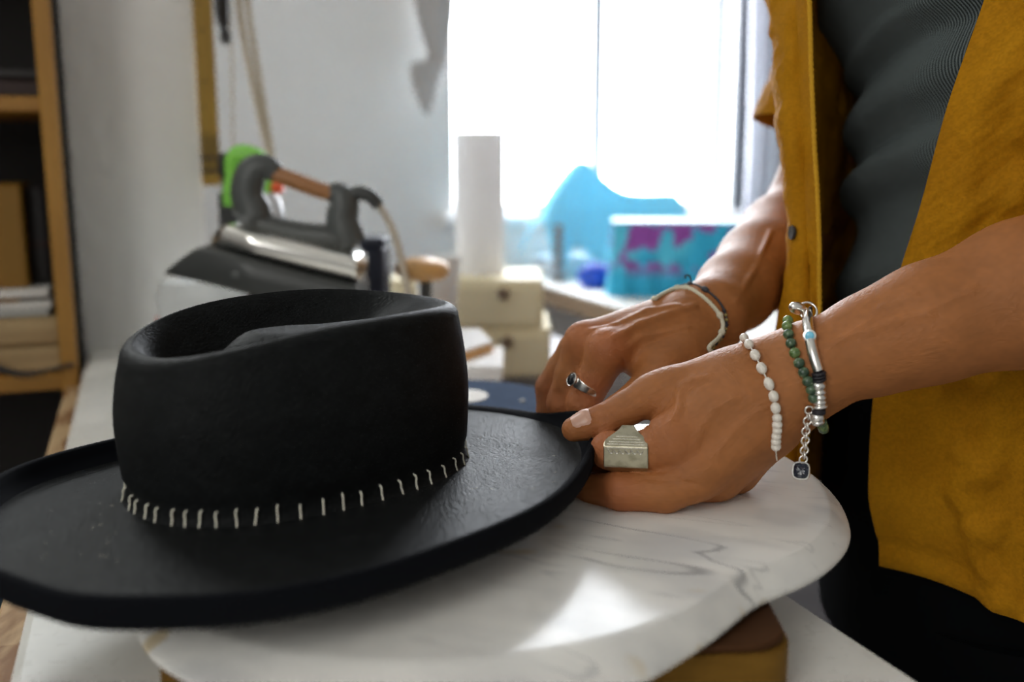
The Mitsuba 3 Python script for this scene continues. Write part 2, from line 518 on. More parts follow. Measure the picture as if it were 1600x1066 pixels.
def crown_ring(d, dz, off=(0, 0)):
    """ring inset by d metres at heights dz (array) above ZB, local shift off"""
    p = base - unit * np.broadcast_to(d, (NPHI,))[:, None] + np.asarray(off)
    w = rot2(p, CT) + CC
    return np.c_[w, ZB + np.broadcast_to(dz, (NPHI,))]


front = ((1 - np.cos(PHI)) / 2)
backw = ((1 + np.cos(PHI)) / 2)
far = np.clip(np.sin(PHI), 0, 1)
near = np.clip(-np.sin(PHI), 0, 1)
rim = .1085 - .021 * front ** 3 - .007 * backw ** 3 - .002 * near
rows = [crown_ring(-.0030, -.0004), crown_ring(-.0018, .0006), crown_ring(-.0006, .0022), crown_ring(.0004, .0050), crown_ring(.0006, .010)]
for q in np.linspace(.15, .80, 10):
    bul = -.0022 * math.sin(math.pi * min(q / .9, 1)) + .0035 * sm(.45, 1, q) - .003 * front * sm(0, .8, q) 
    rows.append(crown_ring(bul, rim * q))
r0 = .0085
for a in np.linspace(0, 1, 9):
    th = a * math.pi / 2
    inn = .0035 * sm(.45, 1, .9) + r0 * (1 - math.cos(th)) * 1.0 + .0008
    rows.append(crown_ring(inn - .003 * front, rim - r0 + r0 * math.sin(th)))
groove = .010 + .024 * far + .002 * near + .008 * front
i0 = .0035 * sm(.45, 1, .9) + r0 + .0008
for q in np.linspace(.05, 1, 30):
    # q: from the rim inwards to the centre
    G = sm(0.0, .30, q) ** .8
    D = sm(.26, .85, q)
    zz = (rim - groove * G) * (1 - D) + D * .0925
    sc = 1 - q
    p = (base - unit * (i0 - .003 * front)[:, None]) * sc
    w = rot2(p + np.array([-.022, -.004]) * q ** 1.3, CT) + CC
    rows.append(np.c_[w, ZB + zz])
kh = thing('cowboy_hat', 'large black felt cowboy hat with white stitches round the crown, on the marble slab', 'hat')
crown = grid(np.array(rows), cv=True)
if np.sum((crown.triangles_center - [CC[0], CC[1], .1]) * crown.face_normals) < 0:
    crown.invert()
add('crown', crown, 'mat_felt', kh, smooth=True)


BRIM = [(-.206, .401), (-.182, .389), (-.150, .3855), (-.112, .389), (-.083, .400), (-.057, .417), (-.030, .443), (0, .478), (.021, .511), (.039, .557), (.050, .600), (.0545, .645), (.0475, .686), (.028, .719), (0, .743), (-.040, .762),
        (-.09, .768), (-.15, .744), (-.20, .696), (-.244, .640), (-.274, .598), (-.291, .558), (-.290, .515), (-.275, .470), (-.245, .428)]


def brim_sections(sections, n=300):
    """closed cross sections: list of (f, outward, z, lip) -> point = lerp(inner, outer, f) + outward * normal; lip scales the lip's height"""
    ph = np.linspace(0, 2 * np.pi, n, endpoint=False)
    inn = rot2(sup(ph, CA * .985, CB * .985, CN), CT) + CC
    ring = spline(np.array(BRIM), 2000, True)
    ang = np.unwrap(np.arctan2(*(ring - BC).T[::-1]))
    want = ph + CT - .06 * np.sin(2 * ph)
    ang0 = ang - 2 * np.pi * np.floor((ang - ang[0]) / (2 * np.pi)) if ang[-1] > ang[0] else ang
    out = np.stack([np.interp(np.mod(want - ang[0], 2 * np.pi), np.r_[ang - ang[0], 2 * np.pi], np.r_[ring[:, i], ring[0, i]]) for i in (0, 1)], -1)
    t = np.roll(out, -1, 0) - np.roll(out, 1, 0)
    t /= np.linalg.norm(t, axis=1, keepdims=True)
    nr = np.c_[t[:, 1], -t[:, 0]]
    w = np.arctan2(*(out - BC).T[::-1])
    lip = .0135 + .0045 * np.exp(-((np.angle(np.exp(1j * (w - .42)))) / .42) ** 2)
    lip = lip - .0116 * sm(.58, .92, w) * (1 - sm(1.7, 2.3, w))
    wave = .0012 * np.sin(3 * ph + 1)
    P = []
    for f, o, z, l in sections:
        p = inn + (out - inn) * f + nr * o
        zz = ZB + z + lip * l + wave * f * (1 - l * .3)
        P.append(np.c_[p, zz])
    return np.array(P)


th_ = .0026
top_path = [(0, 0, 0, 0), (.25, 0, 0, 0), (.5, 0, .0003, 0), (.75, 0, .0004, 0), (1, -.016, .0003, 0), (1, -.0105, .0003, .02), (1, -.0065, .0005, .10), (1, -.0038, .0008, .28), (1, -.0026, .0006, .55), (1, -.002, 0, .92)]
bot_path = [(1, .0012, 0, .92), (1, .0005, -.001, .5), (1, -.0012, -.0018, .2), (1, -.0045, -.0026, .03), (1, -.0105, -.0028, 0), (1, -.016, -th_, 0), (.5, 0, -th_, 0), (0, 0, -th_, 0)]
bm_ = grid(brim_sections(top_path + bot_path), cu=True, cv=True)
add('brim', outward(bm_), 'mat_felt', kh, smooth=50)
e = .0009
bind = [(1, -.0085, .0008, .04), (1, -.0068, .0014, .10), (1, -.0046, .0016, .28), (1, -.0036, .0012, .55), (1, -.0030, .0003, .92), (1, -.0018, .0004, 1.0), (1, .0006, .0004, 1.0), (1, .0022, 0, .92), (1, .0016, -.0012, .5), (1, 0, -.0024, .2),
        (1, -.004, -.0036, .03), (1, -.0105, -.0038, 0), (1, -.0105, -.0026, 0), (1, -.0045, -.0022, .03), (1, -.0012, -.0014, .2), (1, .0005, -.0006, .5), (1, .0010, 0, .90), (1, -.0018, 0, .90), (1, -.0026, .0006, .55), (1, -.0038, .0008, .28), (1, -.0065, .0005, .10)]
bd = outward(grid(brim_sections(bind, 360), cu=True, cv=True))
sw = []
for o_, z_ in ((.004, -.0006), (.004, -.0213), (.0055, -.0213), (.0055, -.0006)):
    q_ = base - unit * o_
    sw.append(np.c_[rot2(q_, CT) + CC, np.full(NPHI, ZB + z_)])
mat('leather', (.05, .03, .02), .6)
add('sweatband', outward(grid(np.array(sw), cu=True, cv=True)), 'mat_leather', kh, smooth=40)
add('edge_binding', bd, 'mat_binding', kh, smooth=50, label='black ribbon binding folded over the upturned brim edge')
# tacking stitches
stp = [(216.5, 794), (222, 800), (230, 810), (245, 815), (264.6, 823.5), (287.7, 824.6), (313.8, 824), (340, 822.7), (371.5, 821.5), (402, 818), (434.6, 814), (469.6, 808.5), (504, 801.5), (536.5, 796), (564.6, 789), (594, 780), (623, 771), (648, 764), (671, 756.5), (692, 746), (707, 736), (718, 726.5)]
rs = np.random.default_rng(4)
fine = np.linspace(0, 2 * np.pi, 6000)
cur = rot2(sup(fine, CA, CB, CN), CT) + CC
pick = []
for q in stp:
    w = Z(q[0], q[1], ZB)[:2]
    pick.append(fine[np.argmin(np.linalg.norm(cur - w, axis=1))])
hid = np.sort(np.mod(np.array(pick), 2 * np.pi))
gaps = np.diff(np.r_[hid, hid[0] + 2 * np.pi])
g = int(np.argmax(gaps))
ga, gb = hid[g], hid[g] + gaps[g]
hidden = [ga + (gb - ga) * i / 20 for i in range(1, 20)]
for i, a in enumerate(pick + hidden):
    loc = sup(np.array([a]), CA, CB, CN)[0]
    nrm = loc / np.linalg.norm(loc)
    lean = rs.uniform(-.0012, .0012)
    tn = np.array([-nrm[1], nrm[0]])
    hgt = .0060 + rs.uniform(-.0008, .0012)
    def at(o, z, s):
        w = rot2(loc + nrm * o + tn * s, CT) + CC
        return np.r_[w, ZB + z]
    path = [at(.0024, -.0006, lean * .5), at(.0017, .0022, lean * .35), at(.0012, .0040, 0), at(.0011, .0008 + hgt, -lean * .3), at(-.0008, .0018 + hgt, -lean * .3)]
    add('stitch', tube(path, .00058, 6, samples=7), 'mat_thread', kh, smooth=60)

# lint caught in the felt
rl = np.random.default_rng(12)
L_ = []
for q_ in range(34):
    if q_ < 16:
        o_ = Z(rl.uniform(735, 880), rl.uniform(655, 770), ZB + .0004)
    else:
        o_ = Z(rl.uniform(60, 200), rl.uniform(780, 880), ZB + .0004)
    a_ = rl.uniform(0, 6.28)
    l_ = rl.uniform(.0003, .0011)
    L_.append(tube([o_ - l_ * np.array([math.cos(a_), math.sin(a_), 0]), o_ + [0, 0, .0003], o_ + l_ * np.array([math.cos(a_ + .4), math.sin(a_ + .4), 0])], .00011, 5))
add('lint', join(*L_), 'mat_thread', kh, smooth=False, kind='stuff', label='tiny pale lint fibres on the brim')

# ------------------------------------------------------------------ shelf unit on the left
def pbox(px0, py0, px1, py1, t, depth, bev=.002):
    """Box in the room frame whose front face, on the plane t, spans these pixels; depth goes away from the camera."""
    a, b = at_t(px0, py0, t), at_t(px1, py1, t)
    sa, sb = st(a)[0], st(b)[0]
    return rbox((sa, t, b[2]), (sb, t + depth, a[2]), bev)


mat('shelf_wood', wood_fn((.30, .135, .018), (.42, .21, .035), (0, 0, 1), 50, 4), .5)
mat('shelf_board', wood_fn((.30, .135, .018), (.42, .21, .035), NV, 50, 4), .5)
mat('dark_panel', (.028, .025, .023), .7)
mat('dark_brown', (.030, .014, .012), .6)
mat('near_black', (.018, .016, .016), .55)
mat('ochre', (.24, .115, .008), .6)
mat('paper', (.75, .73, .70), .8, spec=.2)
mat('paper_grey', (.42, .42, .40), .8, spec=.2)
mat('crate_wood', wood_fn((.34, .22, .10), (.52, .38, .20), NV, 50, 4), .6)
TS = 1.40
sp = st(at_t(72, 100, TS))[0]
sq = sp - .62
ks = thing('shelf_unit', 'pine shelf unit with dark sides standing left of the white pillar', 'shelf')
zt, zl = .56, None
z_up = at_t(30, 150, TS)[2]
z_lo = at_t(30, 590, TS)[2]
post_w = .020
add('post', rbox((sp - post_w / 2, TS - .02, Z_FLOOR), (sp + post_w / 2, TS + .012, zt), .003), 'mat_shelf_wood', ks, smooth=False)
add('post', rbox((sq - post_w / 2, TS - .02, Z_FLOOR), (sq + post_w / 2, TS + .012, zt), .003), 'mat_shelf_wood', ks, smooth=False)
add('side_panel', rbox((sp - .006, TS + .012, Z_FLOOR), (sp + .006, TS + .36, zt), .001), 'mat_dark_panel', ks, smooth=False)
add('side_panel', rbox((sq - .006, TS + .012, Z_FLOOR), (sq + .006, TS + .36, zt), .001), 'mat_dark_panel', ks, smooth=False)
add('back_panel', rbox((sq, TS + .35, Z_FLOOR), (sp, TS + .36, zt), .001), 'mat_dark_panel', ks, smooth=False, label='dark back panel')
for zz, th in ((zt, .018), (z_up, .019), (z_lo, .020), (-.50, .02)):
    add('shelf_board', rbox((sq + .006, TS, zz - th), (sp - .008, TS + .35, zz), .002), 'mat_shelf_board', ks, smooth=False)
zs = z_up + .0005
z_lo += .0005


def sbox(px0, py0, px1, t, depth, z, mat_, name, label, cat, bev=.003, s_left=None):
    a, b = at_t(px0, py0, t), at_t(px1, py0, t)
    sa, sb = (st(a)[0] if s_left is None else s_left), st(b)[0]
    return add(name, rbox((sa, t, z), (sb, t + depth, a[2]), bev), mat_, smooth=30, label=label, cat=cat)


kx = thing('storage_box', 'dark brown storage box on the upper shelf board', 'box')
a = at_t(0, 118, TS + .04); b = at_t(63, 118, TS + .04)
add('body', rbox((st(a)[0] - .10, TS + .04, zs), (st(b)[0], TS + .26, a[2] - .004), .003), 'mat_dark_brown', kx)
add('lid', rbox((st(a)[0] - .103, TS + .037, a[2] - .004), (st(b)[0] + .003, TS + .263, a[2] + .010), .003), 'mat_near_black', kx)
# stack on the lower board
zc = z_lo
sl = sp - .40
h = at_t(40, 497, TS + .02)[2] - z_lo
kx = thing('wooden_crate', 'low wooden crate with slatted front on the lower shelf board', 'crate')
n_sl = 2
for i in range(n_sl):
    add('slat', rbox((sl, TS + .02, z_lo + .003 + i * h / 2), (sp - .012, TS + .030, z_lo + (i + 1) * h / 2 - .004), .0015), 'mat_crate_wood', kx, smooth=False)
add('body', rbox((sl, TS + .030, z_lo), (sp - .012, TS + .29, z_lo + h - .001), .002), 'mat_crate_wood', kx, smooth=False)
zc = z_lo + h + .0005
rs = np.random.default_rng(7)
pcol = [('mat_paper_grey', 'grey magazine'), ('mat_paper', 'white magazine'), ('mat_ochre', 'yellow notebook'), ('mat_paper', 'white paper pad')]
desc = ['grey magazine lying directly on the slatted wooden crate', 'white magazine lying second in the paper stack on the crate', 'yellow notebook lying in the paper stack on the crate', 'white paper pad topmost of the paper stack on the crate']
for i, (mt, nm) in enumerate(pcol):
    th = (.010, .009, .006, .008)[i]
    x1 = sp - .016 - rs.uniform(0, .01) - (.04 if i == 2 else 0)
    kk = add(nm.split(' ')[1].replace('paper', 'paper_pad'), rbox((sl + .01 + rs.uniform(0, .02), TS + .02 + rs.uniform(0, .01), zc), (x1, TS + .24, zc + th), .001), mt, smooth=False, label=desc[i], cat=nm.split(' ')[1] if i < 3 else 'paper pad')
    zc += th + .0003
ztop = at_t(15, 288, TS + .06)[2]
a = st(at_t(33, 300, TS + .06))[0]
kx = thing('cardboard_box', 'tall ochre cardboard box on the paper stack in the shelf', 'box')
add('body', rbox((a - .12, TS + .06, zc), (a, TS + .22, ztop), .003), 'mat_ochre', kx)
add('tape', rbox((a - .065, TS + .0592, zc + .004), (a - .045, TS + .0602, ztop - .004), .0002), 'mat_crate_wood', kx, smooth=False)
c = at_t(64, 380, TS + .11)
r = .022
prof = [(r * .8, 0), (r, .006), (r * 1.02, .04), (r * 1.0, ztop - zc - .035), (r * .8, ztop - zc - .012), (r * .4, ztop - zc - .002), (.001, ztop - zc)]
kx = thing('canister', 'dark rounded canister beside the ochre box in the shelf', 'canister')
add('body', put(lathe(prof, 28), (*TF(st(c)[0], TS + .11)[:2], zc)), 'mat_near_black', kx, smooth=60)
add('band', put(lathe([(r * 1.03, .05), (r * 1.045, .052), (r * 1.045, .058), (r * 1.03, .06)], 28), (*TF(st(c)[0], TS + .11)[:2], zc)), 'mat_dark_brown', kx, smooth=60)
# cable over the front of the lower board
cb = [at_t(-40, 560, TS - .012), at_t(0, 576, TS - .014), at_t(25, 584, TS - .016), at_t(50, 584, TS - .018), at_t(80, 578, TS - .028), at_t(104, 572, TS - .028), at_t(118, 568, TS - .01)]
add('cable', tube(cb, [.0045, .0045, .0042, .0035, .0025, .0025, .0025], 8, samples=30), 'mat_near_black', smooth=60, label='black cable drooping across the front of the lower shelf board', cat='cable')
# patterned cloth bundle on the bottom board
mat('blue_print', proc(lambda p, n, uv: mix(mix(P3(.015, .018, .02), P3(.03, .10, .16), smoothstep(.5, .62, noise(p.x * 70, p.y * 70, p.z * 70))), P3(.10, .15, .16), smoothstep(.66, .72, noise(p.x * 120 + 5, p.y * 120, p.z * 120)))), .8)
c = at_t(20, 740, TS + .1)
m = ball((0, 0, 0), 1, 4, scale=(.105, .10, .10))
v = m.vertices
m.vertices = v * (1 + .22 * (meshkit.fbm(v * 14 + 3, 3) - .5)[:, None])
m.vertices[:, 2] = np.maximum(m.vertices[:, 2], -.07)
m = put(m, TF(sp - .135, TS + .15, -.50 + .0705), RF)
add('cloth_bundle', m, 'mat_blue_print', smooth=True, label='crumpled dark cloth with a blue print on the lowest shelf board', cat='cloth')

# ------------------------------------------------------------------ things on the pillar
mat('stick', proc(lambda p, n, uv: mix(P3(.34, .20, .025), P3(.27, .155, .02), fbm(p.x * 40, p.y * 40, p.z * 12, octaves=3)) * (1 - .45 * smoothstep(.305, .296, p.z) * smoothstep(.24, .25, p.z))), .5)
mat('black', (.008, .008, .009), .45)
mat('cord', (.48, .42, .34), .85, spec=.2)
tk = T_PILLAR - .014
k = thing('measuring_stick', 'yellow wooden measuring stick hanging at the right corner of the pillar', 'stick')
za, zb_ = at_t(330, 290, tk)[2], .80
A, B = at_t(317, 290, tk), at_t(346, 290, tk)
A2, B2 = at_t(301, 0, tk), at_t(341, 0, tk)
sA, sB = st(A)[0], st(B)[0]
add('body', rbox((sA, tk, za), (sB, tk + .010, zb_), .0015), 'mat_stick', k, smooth=False)
for py in (247, 268):
    z_ = at_t(330, py, tk)[2]
    add('band', rbox((sA - .0006, tk - .0006, z_ - .0022), (sB + .0006, tk + .010, z_ + .0022), .0004), 'mat_dark_brown', k, smooth=False)
for i in range(9):
    z_ = za + .075 + i * .035
    add('graduation', rbox((sA + .001, tk - .0005, z_), (sA + (.010 if i % 2 else .016), tk + .001, z_ + .0009), .0001), 'mat_dark_brown', k, smooth=False)
# peg on the pillar's side above the frame, with things hanging from it
zp = at_t(340, -60, T_PILLAR + .03)[2]
add('peg', tube([TF(s1 - .004, T_PILLAR + .03, zp), TF(s1 + .16, T_PILLAR + .03, zp)], .006, 12), 'mat_black', smooth=40, label='black peg on the pillar side holding a cord and a clamp', cat='peg')
tp = T_PILLAR + .03
pz = lambda px, py: at_t(px, py, tp)
k = thing('spring_clamp', 'small black clamp hanging beside the yellow measuring stick', 'clamp')
q = [pz(349, -35), pz(346, 0), pz(348, 30), pz(350, 48)]
add('handle', tube([TF(*st(q[0]), zp), *q[1:]], [.004, .011, .0095, .005], 12, samples=24), 'mat_black', k, smooth=60)
add('jaw', tube([pz(350, 46), pz(352, 60), pz(350, 68)], [.005, .0085, .004], 12, samples=14), 'mat_black', k, smooth=60)
k = thing('hanging_cord', 'beige cord of two strands hanging from the peg behind the iron', 'cord')
for i, path in enumerate(([(371, -30), (375, 20), (391, 110), (408, 190), (424, 262), (430, 300)], [(384, -30), (389, 20), (400, 90), (413, 170), (427, 255), (431, 298)], [(361, -30), (361, 40), (363, 120), (364, 200), (366, 260)])):
    pp = [pz(*u) for u in path]
    pp[0] = np.array([*TF(st(pp[0])[0], tp)[:2], zp + .006])
    add('strand', tube(pp, (.0050, .0044, .0016)[i], 8, samples=40), 'mat_cord', k, smooth=60)

# ------------------------------------------------------------------ the iron on its rest
DI = 1.15
pI = lambda px, py, o=0.0: Y(px, py, DI) + np.array([0, o, 0])
mat('iron_dark', (.032, .035, .034), .38)
mat('iron_grey', (.062, .068, .066), .42)
mat('chrome', (.82, .80, .76), .12, metal=1.0)
mat('grip_wood', wood_fn((.26, .105, .03), (.40, .18, .06), (1, 0, -.3), 60, 4), .4)
mat('navy', (.010, .014, .03), .6)


def loft(top, bot, half, n=26, m=16, flat=.55, nb=None):
    """Body between an upper and a lower pixel line on the iron's plane; half(u) is its half width along the depth."""
    def resample(l):
        l = np.array([pI(*q) for q in l])
        d = np.r_[0, np.cumsum(np.linalg.norm(np.diff(l, axis=0), axis=1))]
        return np.stack([np.interp(np.linspace(0, d[-1], n), d, l[:, k]) for k in range(3)], -1)
    T, B = resample(top), resample(bot)
    g = np.arange(m) * 2 * np.pi / m
    P = []
    for i in range(n):
        w = half(i / (n - 1))
        c, hz = (T[i] + B[i]) / 2, (T[i] - B[i]) / 2
        s_ = np.sign(np.sin(g)) * np.abs(np.sin(g)) ** flat
        c_ = np.sign(np.cos(g)) * np.abs(np.cos(g)) ** flat
        P.append(c + s_[:, None] * hz + c_[:, None] * np.array([0, w, 0]))
    return outward(grid(np.array(P), cv=True, capu=True))


k = thing('clothes_iron', 'heavy dark iron with chrome body and wooden grip resting on a black stand', 'iron')
boat = lambda u: .054 * min(1, (u + .02) / .5) ** .6
add('soleplate', loft([(261, 424), (277, 411), (313, 386), (333, 380), (409, 397), (493, 420), (566, 437)], [(261, 427), (324, 438), (381, 450), (437, 463), (500, 477), (568, 492)], boat, flat=.4), 'mat_iron_dark', k, smooth=40)
add('body', loft([(334, 378), (338, 366), (350, 352), (362, 347), (386, 352), (470, 371), (558, 392), (566, 398)], [(334, 382), (360, 386), (409, 397), (450, 408), (493, 419), (530, 428), (560, 435), (566, 436)], lambda u: .044 * min(1, (u + .03) / .35) ** .6, flat=.5), 'mat_chrome', k, smooth=40, label='chrome upper body')
hp = [(386, 352), (398, 335), (388, 312), (388, 286), (398, 266), (416, 262), (432, 271)]
hr = [.023, .0205, .0190, .0185, .0175, .0150, .0115]
def flat_tube(px, r, sq=.85):
    p = np.array([pI(*q) for q in px])
    m = tube(p, r, 14, samples=40)
    m.vertices[:, 1] = DI + (m.vertices[:, 1] - DI) * sq
    return m
add('handle_front', flat_tube(hp, hr), 'mat_iron_grey', k, smooth=60)
add('grip', flat_tube([(428, 271), (450, 279), (475, 288), (500, 297), (520, 303)], [.0085, .0094, .0096, .0094, .0090], 1.15), 'mat_grip_wood', k, smooth=60, label='brown wooden grip')
add('handle_rear', flat_tube([(516, 301), (530, 306), (537, 318), (535, 340), (540, 362), (548, 382)], [.0115, .0155, .0175, .0185, .020, .020]), 'mat_iron_grey', k, smooth=60)
add('handle_base', flat_tube([(392, 345), (420, 352), (450, 360), (490, 367), (530, 374), (556, 384)], [.012, .0125, .0125, .0135, .014, .010], 1.3), 'mat_iron_grey', k, smooth=60)
kb_ = add('cable_boot', flat_tube([(541, 309), (553, 304), (566, 302), (580, 308), (592, 322)], [.009, .0085, .008, .008, .007], 1.0), 'mat_iron_dark', k, smooth=60)
cbp = [pI(590, 319), pI(601, 335), pI(617, 363, -.01), pI(628, 394, -.02), pI(637, 428, -.03), pI(645, 462, -.04), pI(652, 500, -.05)]
cbp = cbp[:-1] + [np.array([-.13, 1.10, .03]), np.array([-.22, 1.085, .0045])]
add('cord', tube(cbp, .0040, 8, samples=50), 'mat_cord', k, smooth=60, label='beige power cord')
for px in (388, 414):
    o = pI(px, 422)
    add('emblem', ball((o[0], DI - .050, o[2]), .004, 2, scale=(.007, .0015, .0045)), 'mat_iron_grey', k, smooth=True)
a, b = Y(387, 455, DI - .04), Y(577, 486, DI - .04)
k = thing('iron_stand', 'black stand under the dark iron behind the hat', 'stand')
zi = Y(470, 472, DI)[2]
tw = np.array([[a[0], a[2] - .006], [b[0], b[2] - .004], [b[0], .004], [a[0], .004]])
V = np.array([[x, y, z] for y in (DI - .045, DI + .045) for x, z in tw])
add('column', man(m3.Manifold.hull_points(V)), 'mat_black', k, smooth=False)
add('foot', box((a[0] - .02, DI - .07, .0006), (b[0] + .02, DI + .07, .008), .002), 'mat_black', k, smooth=False)
# navy box behind the heel
c0, c1 = Y(561, 373, 1.27), Y(600, 434, 1.27)
k = thing('navy_box', 'dark navy box standing behind the heel of the iron', 'box')
add('body', box((c0[0], 1.27, .0006), (c1[0], 1.34, c0[2] - .012), .003), 'mat_navy', k)
add('lid', box((c0[0] - .001, 1.268, c0[2] - .012), (c1[0] + .001, 1.342, c0[2]), .003), 'mat_navy', k)
# milky plastic container left of the stand
mat('milky', (.66, .68, .68), .35)
mat('red_print', (.6, .2, .16), .6)
ca, cbb = Y(237, 447, 1.31), Y(383, 447, 1.31)
V = []
n_ = 40
lv = [(0.0006, 1.0), (.004, 1.03), (.05, 1.06), (.085, 1.03), (Y(300, 446, 1.31)[2], .93)]
cx_, wx_ = (ca[0] + cbb[0]) / 2, (cbb[0] - ca[0]) / 2
P = []
for z_, s_ in lv + [(lv[-1][0] + .001, .88)]:
    g = np.linspace(0, 2 * np.pi, n_, endpoint=False)
    q = sup(g, wx_ * s_, .05 * s_, 4)
    P.append(np.c_[cx_ + q[:, 0] + .004 * np.sin(5 * g + z_ * 60), 1.36 + q[:, 1] + .003 * np.sin(7 * g + z_ * 40), np.full(n_, z_)])
k = thing('plastic_bag', 'milky plastic bag standing between the pillar and the black iron stand', 'bag')
add('body', outward(grid(np.array(P), cv=True, capu=True)), 'mat_milky', k, smooth=50)
o = Y(238, 503, 1.31)
add('print', ball((o[0] + .006, 1.322, o[2]), 1, 2, scale=(.006, .004, .008)), 'mat_red_print', k, smooth=True, label='small red print')

# spray bottle and dark bottle behind the iron handle
DB = 1.30
pB = lambda px, py: Y(px, py, DB)
mat('lime', (.24, .66, .08), .35)
mat('orange_red', (.80, .10, .02), .4)
mat('bottle', (.62, .64, .68), .25)
k = thing('spray_bottle', 'spray bottle with lime green trigger head behind the iron handle', 'bottle')
c = pB(408, 300)
zt_b = pB(408, 300)[2]
add('body', put(lathe([(.022, .0006), (.027, .004), (.028, .02), (.028, zt_b - .03), (.024, zt_b - .008), (.014, zt_b)], 28), (c[0], DB, 0)), 'mat_bottle', k, smooth=50)
add('trigger_head', tube([pB(357, 322), pB(358, 300), pB(362, 272), pB(364, 250), pB(374, 241), pB(392, 242), pB(408, 250), pB(414, 272), pB(412, 304)], [.006, .008, .009, .0105, .0115, .011, .011, .012, .0125], 14, samples=60), 'mat_lime', k, smooth=60, label='lime green trigger head')
add('trigger', tube([pB(350, 240), pB(348, 262), pB(352, 284)], [.005, .006, .004], 10, samples=14), 'mat_black', k, smooth=60)
add('nozzle', tube([pB(410, 290), pB(424, 292), pB(443, 294)], [.006, .0075, .0065], 12, samples=12), 'mat_orange_red', k, smooth=60, label='orange red tip')
c = Y(353, 300, 1.36)
k = thing('dark_bottle', 'black square bottle standing between the pillar corner and the spray bottle', 'bottle')
h_ = c[2]
add('body', box((Y(339, 300, 1.36)[0], 1.36, .0006), (Y(368, 300, 1.36)[0], 1.39, h_), .004), 'mat_black', k)
add('cap', put(lathe([(.008, 0), (.009, .002), (.009, .012), (.007, .014)], 18), (c[0], 1.375, h_)), 'mat_black', k, smooth=50)

# ------------------------------------------------------------------ drawer boxes, paper roll, tool, papers
DX = 1.62
mat('cream', proc(lambda p, n, uv: mix(P3(.82, .74, .53), P3(.74, .66, .45), fbm(p.x * 25, p.y * 25, p.z * 25, octaves=3))), .7)
mat('knob', (.16, .10, .06), .4)
zu1, zu0, zl0 = Y(760, 438, DX)[2], Y(760, 513, DX)[2], Y(760, 590, DX)[2]
xl, xr = Y(604, 470, DX)[0], Y(849, 470, DX)[0]
xl2, xr2 = Y(640, 550, DX)[0], Y(861, 550, DX)[0]
ks_ = thing('low_cabinet', 'low grey cabinet behind the work table carrying the cream drawer boxes', 'cabinet')
mat('cabinet', (.33, .32, .34), .6)
add('body', rbox((.40, 1.56, Z_FLOOR), (.80, 1.95, zl0 - .0006), .004), 'mat_cabinet', ks_, smooth=False)
add('door', rbox((.41, 1.545, Z_FLOOR + .05), (.79, 1.56, zl0 - .03), .003), 'mat_cabinet', ks_, smooth=False)
for nm, lab, (x0, x1, z0, z1), kn in (('drawer_box', 'cream drawer box with a dark knob under the upper cream box', (xl2, xr2, zl0, zu0 - .001), (792, 532)), ('drawer_box', 'cream drawer box with a dark knob, topmost, under the paper roll', (xl, xr, zu0, zu1), (786, 457))):
    k = thing(nm, lab, 'drawer box', 'cream drawer boxes')
    add('body', box((x0, DX, z0), (x1, DX + .20, z1), .003), 'mat_cream', k)
    add('drawer_front', box((x0 + .008, DX - .004, z0 + .007), (x1 - .008, DX + .002, z1 - .011), .0015), 'mat_cream', k)
    o = Y(*kn, DX)
    add('knob', put(lathe([(.003, 0), (.004, .006), (.009, .009), (.010, .014), (.006, .018), (.001, .019)], 20), (o[0], DX - .003, o[2]), frame_of((0, -1, 0))), 'mat_knob', k, smooth=50, label='dark round knob')
o0, o1 = Y(711, 300, DX + .10), Y(788, 300, DX + .10)
rr = (o1[0] - o0[0]) / 2
hz = Y(750, 207, DX + .10)[2] - zu1
k = thing('paper_roll', 'white paper towel roll standing on the upper cream box', 'paper roll')
scene['mat_tissue'] = {'type': 'principledthin', 'base_color': {'type': 'rgb', 'value': [.93, .93, .94]}, 'roughness': .9, 'diff_trans': .9, 'spec_trans': 0.0}
mat('card', (.40, .33, .25), .8)
add('paper', put(lathe([(.021, .0006), (rr - .002, .0006), (rr, .003), (rr, hz - .003), (rr - .002, hz), (.021, hz), (.021, hz - .01), (.0205, .01)], 40), ((o0[0] + o1[0]) / 2, DX + .10, zu1)), 'mat_tissue', k, smooth=40)
add('core', put(lathe([(.0195, .001), (.0205, .001), (.0205, hz - .002), (.0195, hz - .002), (.0190, hz - .03), (.0190, .03)], 24), ((o0[0] + o1[0]) / 2, DX + .10, zu1)), 'mat_card', k, smooth=40)
# wooden mushroom tool
DM = 1.33
o = Y(660, 421, DM)
k = thing('darning_mushroom', 'orange wooden mushroom tool with dark stem standing behind the crown', 'tool')
mat('orange_wood', wood_fn((.58, .30, .09), (.74, .44, .16), (1, 0, 0), 60, 5), .4)
w_ = .5 * (Y(704, 421, DM)[0] - Y(616, 421, DM)[0])
h2 = Y(660, 402, DM)[2] - Y(660, 440, DM)[2]
add('cap', put(lathe([(.006, 0), (w_ * .75, .004), (w_ * .98, .013), (w_, .018), (w_ * .85, .026), (w_ * .5, .031), (.001, h2)], 32), (o[0], DM, Y(660, 440, DM)[2])), 'mat_orange_wood', k, smooth=60)
add('stem', put(lathe([(.022, .0006), (.022, .006), (.008, .012), (.0075, .05), (.0085, Y(660, 440, DM)[2] + .002)], 20), (o[0] + .004, DM, 0)), 'mat_iron_grey', k, smooth=50, label='dark stem and foot')
o = Y(688, 410, 1.46)
k = add('white_bowl', put(lathe([(.014, .0006), (.016, .004), (.028, .05), (.034, o[2]), (.036, o[2] + .008), (.0345, o[2] + .009), (.030, o[2] - .004), (.001, o[2] - .05)], 28), (o[0] - .005, 1.46, 0)), 'mat_plain_white', smooth=50, label='small white bowl behind the orange mushroom tool', cat='bowl')
